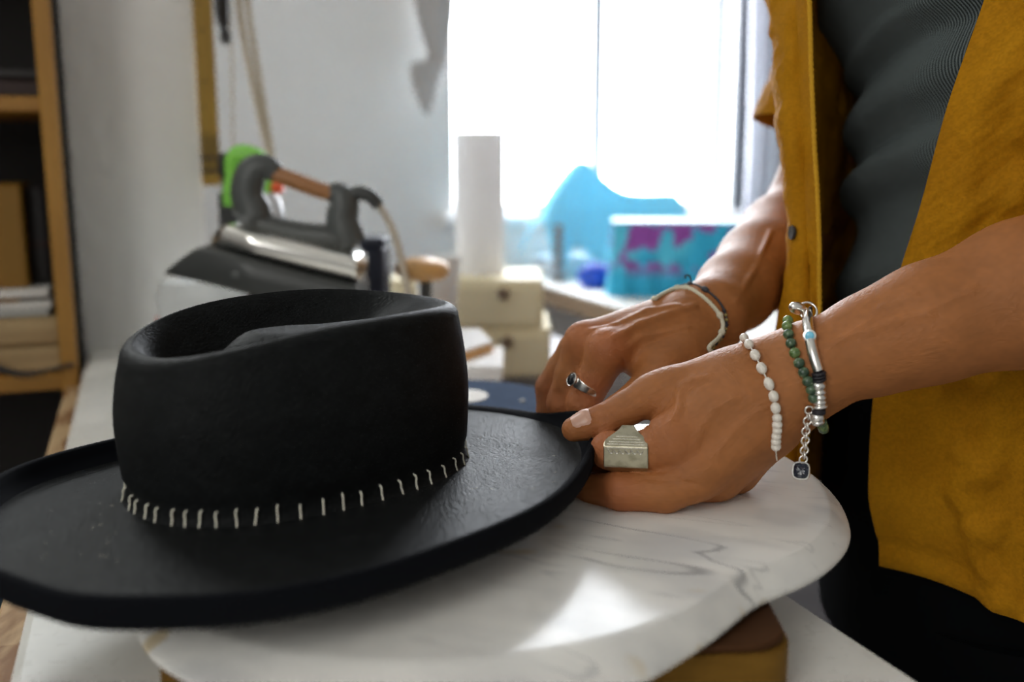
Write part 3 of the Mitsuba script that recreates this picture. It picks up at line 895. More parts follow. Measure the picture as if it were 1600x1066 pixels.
# white tray with a wood-edged panel on it
q0, q1 = Z(640, 600, .0006), Z(786, 598, .0006)
ztray = .020
k = add('white_tray', box((q0[0], q1[1] + .0, .0006), (q1[0], q1[1] + .14, ztray), .003), 'mat_plain_white', label='flat white box lying behind the navy felt', cat='box')
mat('panel_edge', (.56, .30, .10), .6)
k = thing('wood_edged_panel', 'white panel with orange wooden edge lying on the flat white box', 'panel')
yy = q1[1] + .045
e0, e1 = Z(640, 583, ztray), Z(770, 536, ztray + .012)
pl = np.array([[e1[0] - .24, yy - .055], [e1[0] - .05, yy - .055 + .012], [e1[0], e1[1]], [e1[0] - .02, e1[1] + .10], [e1[0] - .24, e1[1] + .10]])
add('edge', extrude(pl, ztray + .0006, ztray + .011, .0008), 'mat_panel_edge', k, smooth=False, label='orange wooden edge')
add('face', extrude(pl * [1, 1] + [-.0005, .0012], ztray + .011, ztray + .0145, .0006), 'mat_plain_white', k, smooth=False)
# navy felt blank with a white oval
mat('navy_felt', proc(lambda p, n, uv: mix(P3(.030, .050, .095), P3(.055, .085, .15), fbm(p.x * 90, p.y * 90, p.z * 90, octaves=4))), .95, spec=.1, bump=proc(felt_bump, eps=3e-4), bs=.0005)
zn = .030
g = np.linspace(0, 2 * np.pi, 90, endpoint=False)
pn = np.c_[-.062 + .128 * np.cos(g), .932 + .130 * np.sin(g)] + np.c_[.004 * np.cos(3 * g), .004 * np.sin(2 * g)]
k = thing('navy_felt_pad', 'round navy blue felt pad with a white oval label behind the hat brim', 'felt pad')
add('body', extrude(pn, .0006, zn, .006), 'mat_navy_felt', k, smooth=40)
o, o2 = Z(728, 619, zn + .0002), Z(763, 619, zn + .0002)
rx = o2[0] - o[0]
ry = .5 * (Z(728, 609, zn)[1] - Z(728, 629, zn)[1])
add('label', extrude(np.c_[o[0] + rx * np.cos(g), o[1] + ry * np.sin(g)], zn + .0001, zn + .0009, .0003), 'mat_paper', k, smooth=False, label='white oval label')
o = Z(816, 627, zn)
add('tuft', ball((o[0], o[1], zn + .0006), 1, 2, scale=(.003, .004, .0012)), 'mat_paper_grey', k, smooth=True)

# ------------------------------------------------------------------ desk by the window, draped machine
ZD = -.020
sd = st(Z(846, 444, ZD))[0]
mat('desk_edge', wood_fn((.26, .17, .10), (.38, .27, .17), TV, 40, 3), .5)
k = thing('desk', 'long white topped desk with brown edge below the window', 'desk')
add('top', rbox((sd, .95, ZD - .006), (sd + .72, T_BACK - .01, ZD), .002), 'mat_board', k, smooth=False)
add('edge_band', rbox((sd + .002, .952, ZD - .045), (sd + .718, T_BACK - .012, ZD - .006), .002), 'mat_desk_edge', k, smooth=False, label='brown wooden edge')
for s_, t_ in ((sd + .03, .98), (sd + .65, .98), (sd + .03, T_BACK - .08), (sd + .65, T_BACK - .08)):
    add('leg', rbox((s_, t_, Z_FLOOR), (s_ + .04, t_ + .04, ZD - .045), .003), 'mat_cabinet', k, smooth=False)
# fabric covered box
mat('turq_print', proc(lambda p, n, uv: mix(mix(P3(.02, .34, .56), P3(.08, .48, .66), smoothstep(.35, .7, fbm(p.x * 14, p.y * 14, p.z * 10, octaves=2))), P3(.22, .05, .30), smoothstep(.49, .55, fbm(p.x * 42 + 3.3, p.y * 20, p.z * 24 + 1.4, octaves=2)) * smoothstep(.015, .05, p.z) * smoothstep(.165, .14, p.z))), .8)
mat('turq', (.10, .56, .72), .8, spec=.2)
scene['mat_turq_veil'] = {'type': 'twosided', 'bsdf': {'type': 'principled', 'base_color': {'type': 'rgb', 'value': [.16, .60, .74]}, 'roughness': .8, 'specular': .2}}
TQ = 1.78
QY, QR = 2.12, -.10
qe, qn = np.array([math.cos(QR), math.sin(QR), 0]), np.array([-math.sin(QR), math.cos(QR), 0])
q0_ = Y(958, 348, QY)
ql = Y(1190, 348, QY)[0] - q0_[0]
zq = q0_[2]


def qf(v):
    v = np.asarray(v, float)
    return np.array([q0_[0], q0_[1], 0]) + v[..., :1] * qe + v[..., 1:2] * qn + v[..., 2:] * np.array([0, 0, 1.0])


mat('pale_blue', (.58, .76, .86), .7)
# hanging print cloth with soft folds around a box
DQ = .16
per = np.concatenate([np.c_[np.full(20, 0), np.linspace(DQ, 0, 20)], np.c_[np.linspace(0, ql, 70), np.full(70, 0)], np.c_[np.full(20, ql), np.linspace(0, DQ, 20)]])
P = []
for u in np.linspace(0, 1, 12):
    q = per.copy()
    fold = .006 * u * np.sin(np.arange(len(per)) * .55) + .010 * u
    nrm = np.zeros_like(q); nrm[:20] = (-1, 0); nrm[20:90] = (0, -1); nrm[90:] = (1, 0)
    q = q + nrm * fold[:, None]
    P.append(qf(np.c_[q, np.full(len(q), zq - (zq - ZD - .0008) * u)]))
k = thing('covered_box', 'box covered in turquoise cloth with purple print on the desk', 'box')
cl = grid(np.array(P))
add('print_cloth', cl, 'mat_turq_print', k, smooth=60, label='turquoise cloth with purple print')
add('box', box((.004, .004, ZD + .0006), (ql - .004, DQ - .002, zq - .001), .003, qf), 'mat_turq', k)
add('top_cloth', box((-.003, -.004, zq - .001), (ql + .003, DQ + .002, zq + .002), .001, qf), 'mat_pale_blue', k, label='pale blue top')
# draped machine behind it
TM_ = 2.27
prof = [(846, 345), (853, 333), (864, 308), (880, 282), (895, 262), (906, 251), (914, 251), (926, 263), (942, 279), (960, 293), (978, 301), (1000, 303), (1052, 302), (1062, 312), (1072, 335), (1076, 350)]
top = [at_t(a, b, TM_) for a, b in prof]
top = np.array([(*st(q), q[2]) for q in top])
tp_ = np.linspace(0, 1, 70)
d = np.r_[0, np.cumsum(np.linalg.norm(np.diff(top[:, [0, 2]], axis=0), axis=1))]; d /= d[-1]
S_, Zt = np.interp(tp_, d, top[:, 0]), np.interp(tp_, d, top[:, 2])
drop = np.interp(np.interp(tp_, d, [p[0] for p in prof]), [846, 860, 885, 915, 950, 975, 1076], [395, 418, 380, 400, 425, 400, 380])
zbot = np.array([at_t(900, dy, TM_)[2] for dy in drop])
P = []
for u in np.linspace(0, 1, 26):
    fold = .010 * np.sin(tp_ * 46 + 2 * u) * u + .03 * u
    z_ = Zt + (zbot - Zt) * sm(0, 1, u) ** 1.0
    t_ = TM_ - fold - .035 * np.sqrt(u)
    P.append(np.c_[S_, t_, z_])
back = []
for u in np.linspace(1, 0.04, 10):
    back.append(np.c_[S_, np.full(70, TM_ + .16 * u), Zt - .10 * u ** 2])
P = np.array(back + P)
P = P.reshape(-1, 3)
m = grid(room(P).reshape(-1, 70, 3))
k = thing('draped_machine', 'machine under a peaked turquoise cloth on the desk by the window', 'machine')
scene['mat_turq_veil'] = {'type': 'principledthin', 'base_color': {'type': 'rgb', 'value': [.28, .62, .76]}, 'roughness': .8, 'diff_trans': .75, 'spec_trans': 0.0}
add('cover_cloth', m, 'mat_turq_veil', k, smooth=True, label='thin turquoise cover cloth')
mat('machine', (.62, .66, .70), .4)
sA_, sB_ = top[0, 0] + .03, top[-1, 0] - .01
zlow = at_t(1010, 312, TM_)[2]
add('base', rbox((sA_, TM_ + .01, ZD + .0006), (sB_, TM_ + .14, ZD + .045), .006), 'mat_machine', k)
add('column', rbox((sB_ - .07, TM_ + .02, ZD + .045), (sB_ - .012, TM_ + .13, zlow), .008), 'mat_machine', k)
sp_ = st(at_t(910, 256, TM_))[0]
add('arm', rbox((sp_ - .03, TM_ + .025, zlow - .06), (sB_ - .012, TM_ + .12, zlow - .004), .008), 'mat_machine', k)
add('spool_pin', tube([TF(sp_, TM_ + .06, zlow - .02), TF(sp_, TM_ + .06, at_t(910, 258, TM_)[2])], .008, 10), 'mat_machine', k, smooth=50)
mat('grey_metal', (.22, .20, .19), .4)
o1 = Z(872, 440, ZD)
o0 = Y(872, 352, o1[1])
k = thing('metal_post', 'short grey metal post standing on the desk below the turquoise cloth', 'post')
zb2 = ZD + .0006
add('post', put(lathe([(.007, .004), (.0095, .006), (.0095, o0[2] - zb2 - .01), (.012, o0[2] - zb2 - .008), (.012, o0[2] - zb2)], 16), (o1[0], o1[1], zb2)), 'mat_grey_metal', k, smooth=50)
add('base', put(lathe([(.02, 0), (.022, .002), (.021, .005), (.008, .007)], 20), (o1[0], o1[1], zb2)), 'mat_grey_metal', k, smooth=50)
mat('ultramarine', (.01, .07, .50), .5)
o = Y(930, 424, 2.27)
m = ball((0, 0, 0), 1, 4, scale=(.040, .030, .032))
m.vertices *= (1 + .16 * (meshkit.fbm(m.vertices * 40 + 9, 3) - .5))[:, None]
m.vertices[:, 2] = np.maximum(m.vertices[:, 2], -.024)
add('blue_bag', put(m, (o[0], o[1], ZD + .0250)), 'mat_ultramarine', smooth=True, label='small ultramarine blue bag on the desk left of the printed cloth', cat='bag')

# ------------------------------------------------------------------ curtains
scene['mat_curtain'] = {'type': 'principledthin', 'base_color': {'type': 'rgb', 'value': [.50, .50, .54]}, 'roughness': .9, 'diff_trans': .7, 'spec_trans': 0.0}
mat('linen', (.42, .40, .39), .9, spec=.1)
tc = T_BACK - .09
c0, c1 = st(at_t(1170, 200, tc))[0], st(at_t(1330, 200, tc))[0]
n_ = 140
S_ = np.linspace(c0, c1, n_)
P = []
for z_ in np.linspace(1.5, ZD + .03, 24):
    P.append(room(np.c_[S_ + .006 * math.sin(z_ * 5), tc + .022 * np.sin(np.arange(n_) * .42 + .3 * z_) + .01 * np.sin(np.arange(n_) * .17), np.full(n_, z_)]))
add('curtain', grid(np.array(P)), 'mat_curtain', smooth=True, label='sheer white curtain hanging in folds right of the window', cat='curtain')
add('curtain_rod', tube([TF(a0 - .25, tc, 1.505), TF(c1 + .05, tc, 1.505)], .008, 12), 'mat_frame', smooth=50, label='grey rod above the window carrying both curtains', cat='curtain rod')
# tied curtain on the left
k = thing('tied_curtain', 'bunched linen curtain tied up with a hanging corner left of the window', 'curtain')
ctr = [(676, -330), (678, -100), (680, 0), (683, 50), (685, 88), (683, 105)]
wid = [.050, .048, .044, .034, .022, .024]
pc = np.array([(*st(at_t(a, b, tc)), at_t(a, b, tc)[2]) for a, b in ctr])
pc[0, 2] = 1.497
P = []
g = np.linspace(0, 2 * np.pi, 60, endpoint=False)
from scipy.interpolate import PchipInterpolator
uu = np.linspace(0, 1, len(pc))
for u in np.linspace(0, 1, 30):
    c = [float(PchipInterpolator(uu, pc[:, k_])(u)) for k_ in range(3)]
    w = float(PchipInterpolator(uu, wid)(u))
    rr = w * (1 + .16 * np.sin(7 * g))
    P.append(room(np.c_[c[0] + rr * np.cos(g), c[1] + .55 * rr * np.sin(g), np.full(60, c[2])]))
add('gathered_cloth', outward(grid(np.array(P), cv=True, capu=True)), 'mat_linen', k, smooth=60)
fl = [(684, 92, .024, 0), (672, 100, .045, .01), (667, 120, .036, .012), (666, 140, .027, .012), (666, 160, .018, .01), (667, 178, .006, .0)]
P = []
for a, b, w, dt in fl:
    q = at_t(a, b, tc - .02)
    s_, t_ = st(q)
    rr = w * (1 + .12 * np.sin(5 * g))
    P.append(room(np.c_[s_ + rr * np.cos(g), t_ + .4 * rr * np.sin(g), np.full(60, q[2])]))
P = np.array([np.stack([np.interp(np.linspace(0, 5, 20), range(6), np.array(P)[:, i, j]) for j in range(3)], -1) for i in range(60)]).transpose(1, 0, 2)
add('hanging_corner', outward(grid(P, cv=True, capu=True)), 'mat_linen', k, smooth=60)

# ------------------------------------------------------------------ the person: one continuous body from a signed distance field
class Field:
    """Round cones joined smoothly: 'base' cones melt together, each chain (a finger) melts into the base but not into its neighbours."""
    def __init__(self):
        self.base, self.trunk, self.chains, self.veins, self.cuts = [], [], [], [], []

    @staticmethod
    def cone(p, c):
        a, b, ra, rb = c
        ba = b - a
        l2 = float(ba @ ba)
        if l2 < 1e-12:
            return np.linalg.norm(p - a, axis=1) - ra
        t = np.clip((p - a) @ ba / l2, 0, 1)
        return np.linalg.norm(p - a - t[:, None] * ba, axis=1) - (ra + (rb - ra) * t)

    @staticmethod
    def smin(a, b, k):
        h = np.maximum(k - np.abs(a - b), 0) / k
        return np.minimum(a, b) - h * h * h * k / 6

    def eval(self, p, near=None):
        def ok(c, k=.012):
            if near is None:
                return True
            m, r = near
            ba = c[1] - c[0]
            t = np.clip((m - c[0]) @ ba / (ba @ ba + 1e-12), 0, 1)
            return np.linalg.norm(m - c[0] - t * ba) - max(c[2], c[3]) < r + .02 + k * 1.3
        d = np.full(len(p), .2)
        for c, k in self.base:
            if ok(c, k):
                d = self.smin(d, self.cone(p, c), k)
        tr = np.full(len(p), .2)
        for c, k in self.trunk:
            if ok(c, k):
                tr = self.smin(tr, self.cone(p, c), k)
        d = self.smin(d, tr, .015)
        out = d
        for ch in self.chains:
            e = None
            for c in ch:
                if ok(c):
                    q = self.cone(p, c)
                    e = q if e is None else self.smin(e, q, .004)
            if e is not None:
                out = np.minimum(out, self.smin(d, e, .010))
        for c in self.veins:
            if ok(c):
                out = self.smin(out, self.cone(p, c), .0035)
        for c in self.cuts:
            if ok(c):
                out = -self.smin(-out, self.cone(p, c), .0018)
        return out

    def trace(self, px, py, off=0.0, t0=.35, t1=1.4):
        """Point where the pixel's ray comes within 'off' of the surface (or nearest to it), and the outward normal."""
        d = ray(px, py)
        d = d / np.linalg.norm(d)
        for n_ in (500, 60):
            ta, tb = (t0, t1) if n_ == 500 else (lo_, hi_)
            ts = np.linspace(ta, tb, n_)
            val = self.eval(EYE + ts[:, None] * d) - off
            hit = np.nonzero(val < 0)[0]
            i = hit[0] if len(hit) else int(np.argmin(val))
            lo_, hi_ = ts[max(i - 1, 0)], ts[min(i + (0 if len(hit) else 1), n_ - 1)]
        best = (val[i], ts[i])
        p = EYE + d * best[1]
        e = 1e-3
        g = np.array([self.eval((p + e * k)[None])[0] - self.eval((p - e * k)[None])[0] for k in np.eye(3)])
        g /= np.linalg.norm(g) + 1e-9
        return p - g * best[0], g

    def mesh(self, h, lo, hi):
        B = 8
        nb = np.ceil((np.array(hi) - lo) / (h * B)).astype(int)
        ijk = np.stack(np.meshgrid(*[np.arange(n) for n in nb], indexing='ij'), -1).reshape(-1, 3)
        ctr = np.array(lo) + (ijk + .5) * h * B
        half = h * B * .87
        keep = np.zeros(len(ijk), bool)
        sup_ = (ijk // 6)
        key = sup_[:, 0] * 1000000 + sup_[:, 1] * 1000 + sup_[:, 2]
        order = np.argsort(key, kind='stable')
        groups = np.split(order, np.nonzero(np.diff(key[order]))[0] + 1)
        loc = np.stack(np.meshgrid(*[np.arange(B + 1)] * 3, indexing='ij'), -1).reshape(-1, 3)
        keys, corner = [], []
        cells, verts = [], []
        for gidx in groups:
            m = ctr[gidx].mean(0)
            r = np.linalg.norm(ctr[gidx] - m, axis=1).max() + half
            d = self.eval(ctr[gidx], (m, r))
            act = gidx[np.abs(d) < half + .012]
            if not len(act):
                continue
            pts = np.array(lo) + (ijk[act][:, None] * B + loc[None]) * h
            v = self.eval(pts.reshape(-1, 3), (m, r)).reshape(len(act), B + 1, B + 1, B + 1)
            c = np.stack([v[:, i:B + i, j:B + j, k:B + k] for i in (0, 1) for j in (0, 1) for k in (0, 1)], -1)
            s = c < 0
            on = s.any(-1) & ~s.all(-1)
            w = np.argwhere(on)
            cv = c[on]
            # surface nets: mean of the edge crossings
            acc, cnt = np.zeros((len(w), 3)), np.zeros(len(w))
            offs = np.array([[i, j, k] for i in (0, 1) for j in (0, 1) for k in (0, 1)], float)
            for a_ in range(8):
                for b_ in range(a_ + 1, 8):
                    if np.abs(offs[a_] - offs[b_]).sum() == 1:
                        x = (cv[:, a_] < 0) != (cv[:, b_] < 0)
                        t = cv[:, a_] / np.where(x, cv[:, a_] - cv[:, b_], 1)
                        acc[x] += offs[a_] + t[x, None] * (offs[b_] - offs[a_])
                        cnt[x] += 1
            g = ijk[act][w[:, 0]] * B + w[:, 1:]
            cells.append(g)
            verts.append(np.array(lo) + (g + acc / cnt[:, None]) * h)
            corner.append(cv)
        cells, verts, corner = np.concatenate(cells), np.concatenate(verts), np.concatenate(corner)
        code = (cells[:, 0] << 40) + (cells[:, 1] << 20) + cells[:, 2]
        o = np.argsort(code)
        code, cells, verts, corner = code[o], cells[o], verts[o], corner[o]
        F = []
        for ax in range(3):
            u, v = (ax + 1) % 3, (ax + 2) % 3
            i1 = {0: 4, 1: 2, 2: 1}[ax]
            x = (corner[:, 0] < 0) != (corner[:, i1] < 0)
            inside = corner[:, 0] < 0
            base_ = cells[x]
            quad = []
            good = np.ones(len(base_), bool)
            for du, dv in ((0, 0), (-1, 0), (-1, -1), (0, -1)):
                q = base_.copy()
                q[:, u] += du
                q[:, v] += dv
                cq = (q[:, 0] << 40) + (q[:, 1] << 20) + q[:, 2]
                idx = np.clip(np.searchsorted(code, cq), 0, len(code) - 1)
                good &= code[idx] == cq
                quad.append(idx)
            quad = np.stack(quad, 1)[good]
            fl = inside[x][good]
            quad[~fl] = quad[~fl][:, ::-1]
            F.append(np.vstack([quad[:, [0, 1, 2]], quad[:, [0, 2, 3]]]))
        m = TM(verts, np.vstack(F))
        return outward(m)


body = Field()


def J(px, py, d):
    return Y(px, py, d)


def chain(lst, pts):
    """pts: (px, py, depth, radius) ..."""
    P_ = [(J(*q[:3]), q[3]) for q in pts]
    for (a, ra), (b, rb) in zip(P_[:-1], P_[1:]):
        lst.append((a, b, ra, rb))


def base_chain(pts, k=.02):
    l = []
    chain(l, pts)
    body.base += [(c, k) for c in l]


def base_world(pts, k=.03):
    for (a, ra), (b, rb) in zip(pts[:-1], pts[1:]):
        body.trunk.append(((np.array(a, float), np.array(b, float), ra, rb), k))


def finger(pts):
    l = []
    chain(l, pts)
    body.chains.append(l)
    return l


# near (left) arm and hand
ND, NR = 1.052, 1.045


def nr_(l):
    return [(a, b, d * ND, r * NR) for a, b, d, r in l]


EL = J(1800, 392, .575 * ND)
base_chain(nr_([(1285, 567, .578, .0258), (1365, 537, .578, .0285), (1450, 506, .576, .0335), (1600, 459, .576, .0415), (1700, 428, .576, .0410), (1800, 392, .575, .0375)]))
body.base.append(((EL, np.array([.485, .700, .49]), .040, .050), .02))
NH = [((1272, 574, .578, .0240), (1045, 686, .566, .0140)), ((1272, 582, .576, .0240), (1084, 738, .562, .0148)), ((1268, 590, .585, .0230), (1122, 742, .577, .0150)), ((1262, 596, .593, .0210), (1150, 732, .594, .0145)),
      ((1255, 562, .585, .0215), (1040, 611, .589, .0130)), ((1150, 610, .580, .0240), (1085, 660, .577, .0165)), ((1110, 620, .582, .018), (1050, 658, .580, .0100)), ((1190, 660, .582, .022), (1120, 715, .572, .017))]
for a, b in NH:
    chain(l := [], nr_([a, b]))
    body.base += [(c, .012) for c in l]
finger(nr_([(1048, 610, .589, .0132), (1016, 619, .589, .0126), (980, 638, .590, .0106), (943, 657, .590, .0100), (918, 664, .590, .0091), (897, 671, .590, .0078)]))     # thumb
finger(nr_([(1048, 692, .565, .0152), (1010, 706, .567, .0120), (952, 704, .572, .0112), (951, 706, .598, .0095), (953, 709, .614, .0085)]))       # index
finger(nr_([(1086, 742, .562, .0158), (1040, 767, .559, .0128), (970, 768, .562, .0112), (928, 764, .578, .0094), (900, 760, .596, .0082)]))       # middle
finger(nr_([(1120, 742, .577, .0145), (1060, 764, .586, .0116), (985, 748, .594, .0110), (960, 744, .602, .0092), (932, 738, .612, .0084)]))      # ring
finger(nr_([(1148, 735, .594, .0135), (1090, 752, .606, .0106), (1035, 742, .614, .0096), (1005, 745, .620, .0084)]))                                  # little
# far (right) arm and hand
FS = .018


def fr_(l):
    return [(a, b, d + FS, r * 1.02) for a, b, d, r in l]


ER = np.array([.302, 1.032, .212])
base_chain(fr_([(1116, 490, .752, .0262), (1150, 455, .815, .0310), (1190, 416, .885, .0385), (1225, 372, .965, .0420)]))
body.base.append(((J(1225, 372, .965 + FS), ER, .042, .039), .02))
body.base.append(((ER, np.array([.41, 1.085, .49]), .040, .050), .02))
FH = [((1112, 492, .752, .0250), (950, 548, .686, .0142)), ((1108, 490, .755, .0250), (914, 535, .704, .0140)), ((1105, 496, .762, .0230), (902, 548, .728, .0130)), ((1102, 504, .768, .0210), (905, 570, .748, .0120)),
      ((1104, 512, .745, .0240), (1032, 592, .674, .0150)), ((1060, 530, .725, .0230), (1000, 556, .698, .0160)), ((1060, 560, .700, .0200), (1025, 575, .685, .0160))]
for a, b in FH:
    chain(l := [], fr_([a, b]))
    body.base += [(c, .012) for c in l]
finger(fr_([(1034, 590, .674, .0150), (1005, 614, .666, .0125), (966, 642, .657, .0108), (938, 656, .652, .0088)]))                                # thumb
finger(fr_([(950, 548, .686, .0150), (930, 590, .688, .0128), (911, 630, .690, .0120), (903, 664, .708, .0098), (906, 684, .716, .0086)]))         # index
finger(fr_([(914, 535, .704, .0145), (893, 585, .706, .0122), (878, 630, .706, .0112), (880, 662, .718, .0096), (884, 680, .725, .0085)]))         # middle
finger(fr_([(902, 548, .728, .0135), (878, 576, .732, .0112), (859, 606, .734, .0108), (857, 648, .736, .0092), (862, 668, .738, .0082)]))         # ring
finger(fr_([(905, 570, .748, .0120), (885, 592, .752, .0098), (868, 612, .756, .0094), (862, 640, .758, .0080), (866, 656, .758, .0072)]))         # little
# trunk under the clothes, neck and head
for yy in (.785, .925):
    base_world([((.425), yy, -.18), (.412, yy, .10), (.405, yy, .40)] and [((.425, yy, -.18), .085), ((.412, yy, .10), .080), ((.410, yy, .42), .088)], .08)
base_world([((.485, .700, .49), .052), ((.43, .85, .52), .07), ((.41, 1.085, .49), .050)], .06)
base_world([((.425, .85, .50), .062), ((.405, .85, .63), .055)], .04)
base_world([((.385, .85, .755), .088), ((.365, .85, .73), .080)], .04)
base_world([((.335, .85, .67), .040), ((.36, .85, .66), .052)], .04)
base_world([((.288, .85, .745), .009), ((.272, .85, .716), .012)], .012)
base_world([((.303, .82, .668), .010), ((.298, .85, .666), .012), ((.303, .88, .668), .010)], .012)
for sy in (-1, 1):
    base_world([((.395, .85 + sy * .083, .745), .012), ((.400, .85 + sy * .088, .72), .010)], .012)


def vein(px, r=.0017, sink=.0006):
    q = []
    for a, b in px:
        p, g = body.trace(a, b)
        q.append(p - g * sink)
    return [(a, b, r * 1.12, r * 1.12) for a, b in zip(q[:-1], q[1:])]


vs = []
vs += vein([(1105, 590), (1082, 594), (1066, 604), (1061, 622), (1060, 642), (1048, 660)], .0020)
vs += vein([(1150, 620), (1115, 640), (1096, 668), (1085, 700)], .0016, .0008)
vs += vein([(1190, 640), (1150, 670), (1120, 710)], .0015, .0008)
vs += vein([(1350, 520), (1400, 500), (1450, 490), (1520, 452)], .0020, .0010)
vs += vein([(1300, 540), (1340, 516), (1380, 480), (1430, 462)], .0018, .0010)
vs += vein([(1085, 478), (1040, 492), (1000, 505), (975, 520), (955, 530)], .0024, .0008)
vs += vein([(1075, 512), (1035, 522), (1000, 528), (985, 540)], .0018, .0008)
vs += vein([(1060, 478), (1010, 485), (960, 508), (920, 518)], .0022, .0008)
vs += vein([(1150, 470), (1180, 420), (1205, 360)], .0020, .0010)
body.veins = vs


def groove(px, r=.0009):
    q = []
    for a, b in px:
        p, g = body.trace(a, b)
        q.append(p + g * r * .35)
    return [(a, b, r, r) for a, b in zip(q[:-1], q[1:])]


cu = []
for dx in (-12, -6, 0, 6, 12):
    cu += groove([(934 + dx, 636 + abs(dx) * .2), (938 + dx * .8, 649), (944 + dx * .7, 662)], .0013)      # thumb joint
for dy in (-9, -4, 1, 6):
    cu += groove([(897, 622 + dy), (908, 625 + dy), (920, 621 + dy)], .0012)    # far index
    cu += groove([(866, 620 + dy), (877, 622 + dy)], .0011)
cu += groove([(1006, 660), (1003, 672), (1007, 684)], .0014)
cu += groove([(1016, 656), (1013, 670), (1017, 684)], .0012)
cu += groove([(1008, 654), (1022, 648), (1036, 642)], .0016)                       # fold between thumb and index
cu += groove([(978, 572), (972, 560), (962, 550)], .0016)                          # fold at the far index
cu += groove([(1100, 760), (1060, 752), (1020, 748), (985, 750)], .0013)          # between index and middle
body.cuts = cu
bm = body.mesh(.0018, np.array([-.06, .48, -.9]), np.array([.62, 1.16, .9]))
v = bm.vertices
# skin colour: flushed knuckles and finger ends, paler wrists
skin = np.tile(np.array([.325, .120, .036]), (len(v), 1))
flush = np.zeros(len(v))
for q in ((898, 671,0.604 * ND), (943, 657,0.598 * ND), (948, 703,0.571 * ND), (1045, 690,0.565 * ND), (965, 768,0.56 * ND), (911, 630, .708), (925, 610, .698), (878, 630, .724), (859, 606, .752), (950, 540, .698), (914, 530, .718)):
    flush = np.maximum(flush, np.exp(-(np.linalg.norm(v - J(*q), axis=1) / .015) ** 2))
mot = meshkit.fbm(v * 60, 3) - .5
mot2 = meshkit.fbm(v * 350, 2) - .5
skin = skin * (1 + .34 * mot + .20 * mot2)[:, None]
skin = skin * (1 - .6 * flush[:, None]) + np.array([.40, .112, .050]) * .6 * flush[:, None]


def skin_bump(p, n, uv):
    return fbm(p.x * 700, p.y * 700, p.z * 700, octaves=2) + .6 * fbm(p.x * 2200, p.y * 900, p.z * 2200, octaves=1)


mat('skin', {'type': 'mesh_attribute', 'name': 'vertex_color'}, .52, spec=.32, bump=proc(skin_bump, eps=2e-4), bs=.0006, sheen=.15)
kp = thing('person', 'person in a mustard shirt over a dark ribbed tank top working the hat brim', 'person')
add('body', bm, 'mat_skin', kp, smooth=True, color=skin)
# nail of the near thumb
a, b = J(924, 662, .590 * ND), J(897, 671, .590 * ND)
ax = (b - a) / np.linalg.norm(b - a)
nn = np.array([.0, -.42, .90]); nn -= ax * (nn @ ax); nn /= np.linalg.norm(nn)
sd_ = np.cross(ax, nn)
P = []
for u in np.linspace(-.10, 1.0, 12):
    row = []
    for w in np.linspace(-1, 1, 11):
        ww = w * .85 * (1 - .25 * max(0, (u - .75) / .25) ** 2 - .3 * max(0, (.10 - u) / .2) ** 2)
        dv = math.cos(ww) * nn + math.sin(ww) * sd_
        ts = np.linspace(.004, .016, 80)
        val = body.eval(a + (b - a) * u + ts[:, None] * dv)
        row.append(a + (b - a) * u + dv * (ts[int(np.argmin(np.abs(val)))] + .0005 - .0006 * abs(w) ** 4) )
    P.append(row)
mat('nail', (.52, .30, .22), .3)
add('thumb_nail', grid(np.array(P)), 'mat_nail', kp, smooth=True, label='pale thumb nail')
mat('hair', (.02, .014, .010), .6)
hm = ball((0, 0, 0), 1, 4, scale=(.098, .093, .098))
hm.vertices = hm.vertices * (1 + .06 * (meshkit.fbm(hm.vertices * 60, 3) - .5))[:, None]
hm = trimesh.Trimesh(hm.vertices, hm.faces[(hm.vertices[hm.faces][:, :, 2].mean(1) > -.01 - .06 * (hm.vertices[hm.faces][:, :, 0].mean(1) > 0)) & ~((hm.vertices[hm.faces][:, :, 0].mean(1) < -.05) & (hm.vertices[hm.faces][:, :, 2].mean(1) < .045))], process=False)
add('hair', put(hm, (.392, .85, .765)), 'mat_hair', kp, smooth=True, label='short dark hair')
mat('eye', (.75, .73, .70), .2)
for sy in (-1, 1):
    e_ = add('eye', ball((.3050, .85 + sy * .032, .752), .0115, 2), 'mat_eye', kp, smooth=True)
    add('iris', ball((.2950, .85 + sy * .032, .750), .0052, 2, scale=(.003, .0052, .0052)), 'mat_hair', e_, smooth=True)

# ------------------------------------------------------------------ clothes
def weave(p, n, uv):
    u, w = uv.x * 520, uv.y * 520
    return .5 + .25 * dr.sin(u + w) + .25 * dr.sin(u - w)


def shirt_col(p, n, uv):
    w = fbm(uv.x * 30, uv.y * 30, 0, octaves=3)
    g = noise(uv.x * 700, uv.y * 700)
    return mix(P3(.320, .130, .0022), P3(.430, .192, .0045), w) * (.88 + .2 * g)


def rib(p, n, uv):
    return .5 + .5 * dr.sin(uv.x * 2 * math.pi / .0026)


mat('shirt', proc(shirt_col), .85, spec=.15, bump=proc(weave, eps=6e-4), bs=.0006, sheen=.25)
mat('shirt_trim', (.54, .29, .02), .85, spec=.15, sheen=.2)
mat('tank', proc(lambda p, n, uv: mix(P3(.014, .019, .020), P3(.135, .160, .160), .5 + .5 * dr.sin(uv.x * 2 * math.pi / .0026)), ), .85, spec=.12, bump=proc(rib, eps=3e-4), bs=.0007, sheen=.15)  # grooves between the ribs painted darker, their shade put into the colour
mat('trousers', (.003, .0035, .004), .9, spec=.06)
mat('shoe', (.02, .018, .016), .5)
mat('button', (.02, .02, .022), .35)


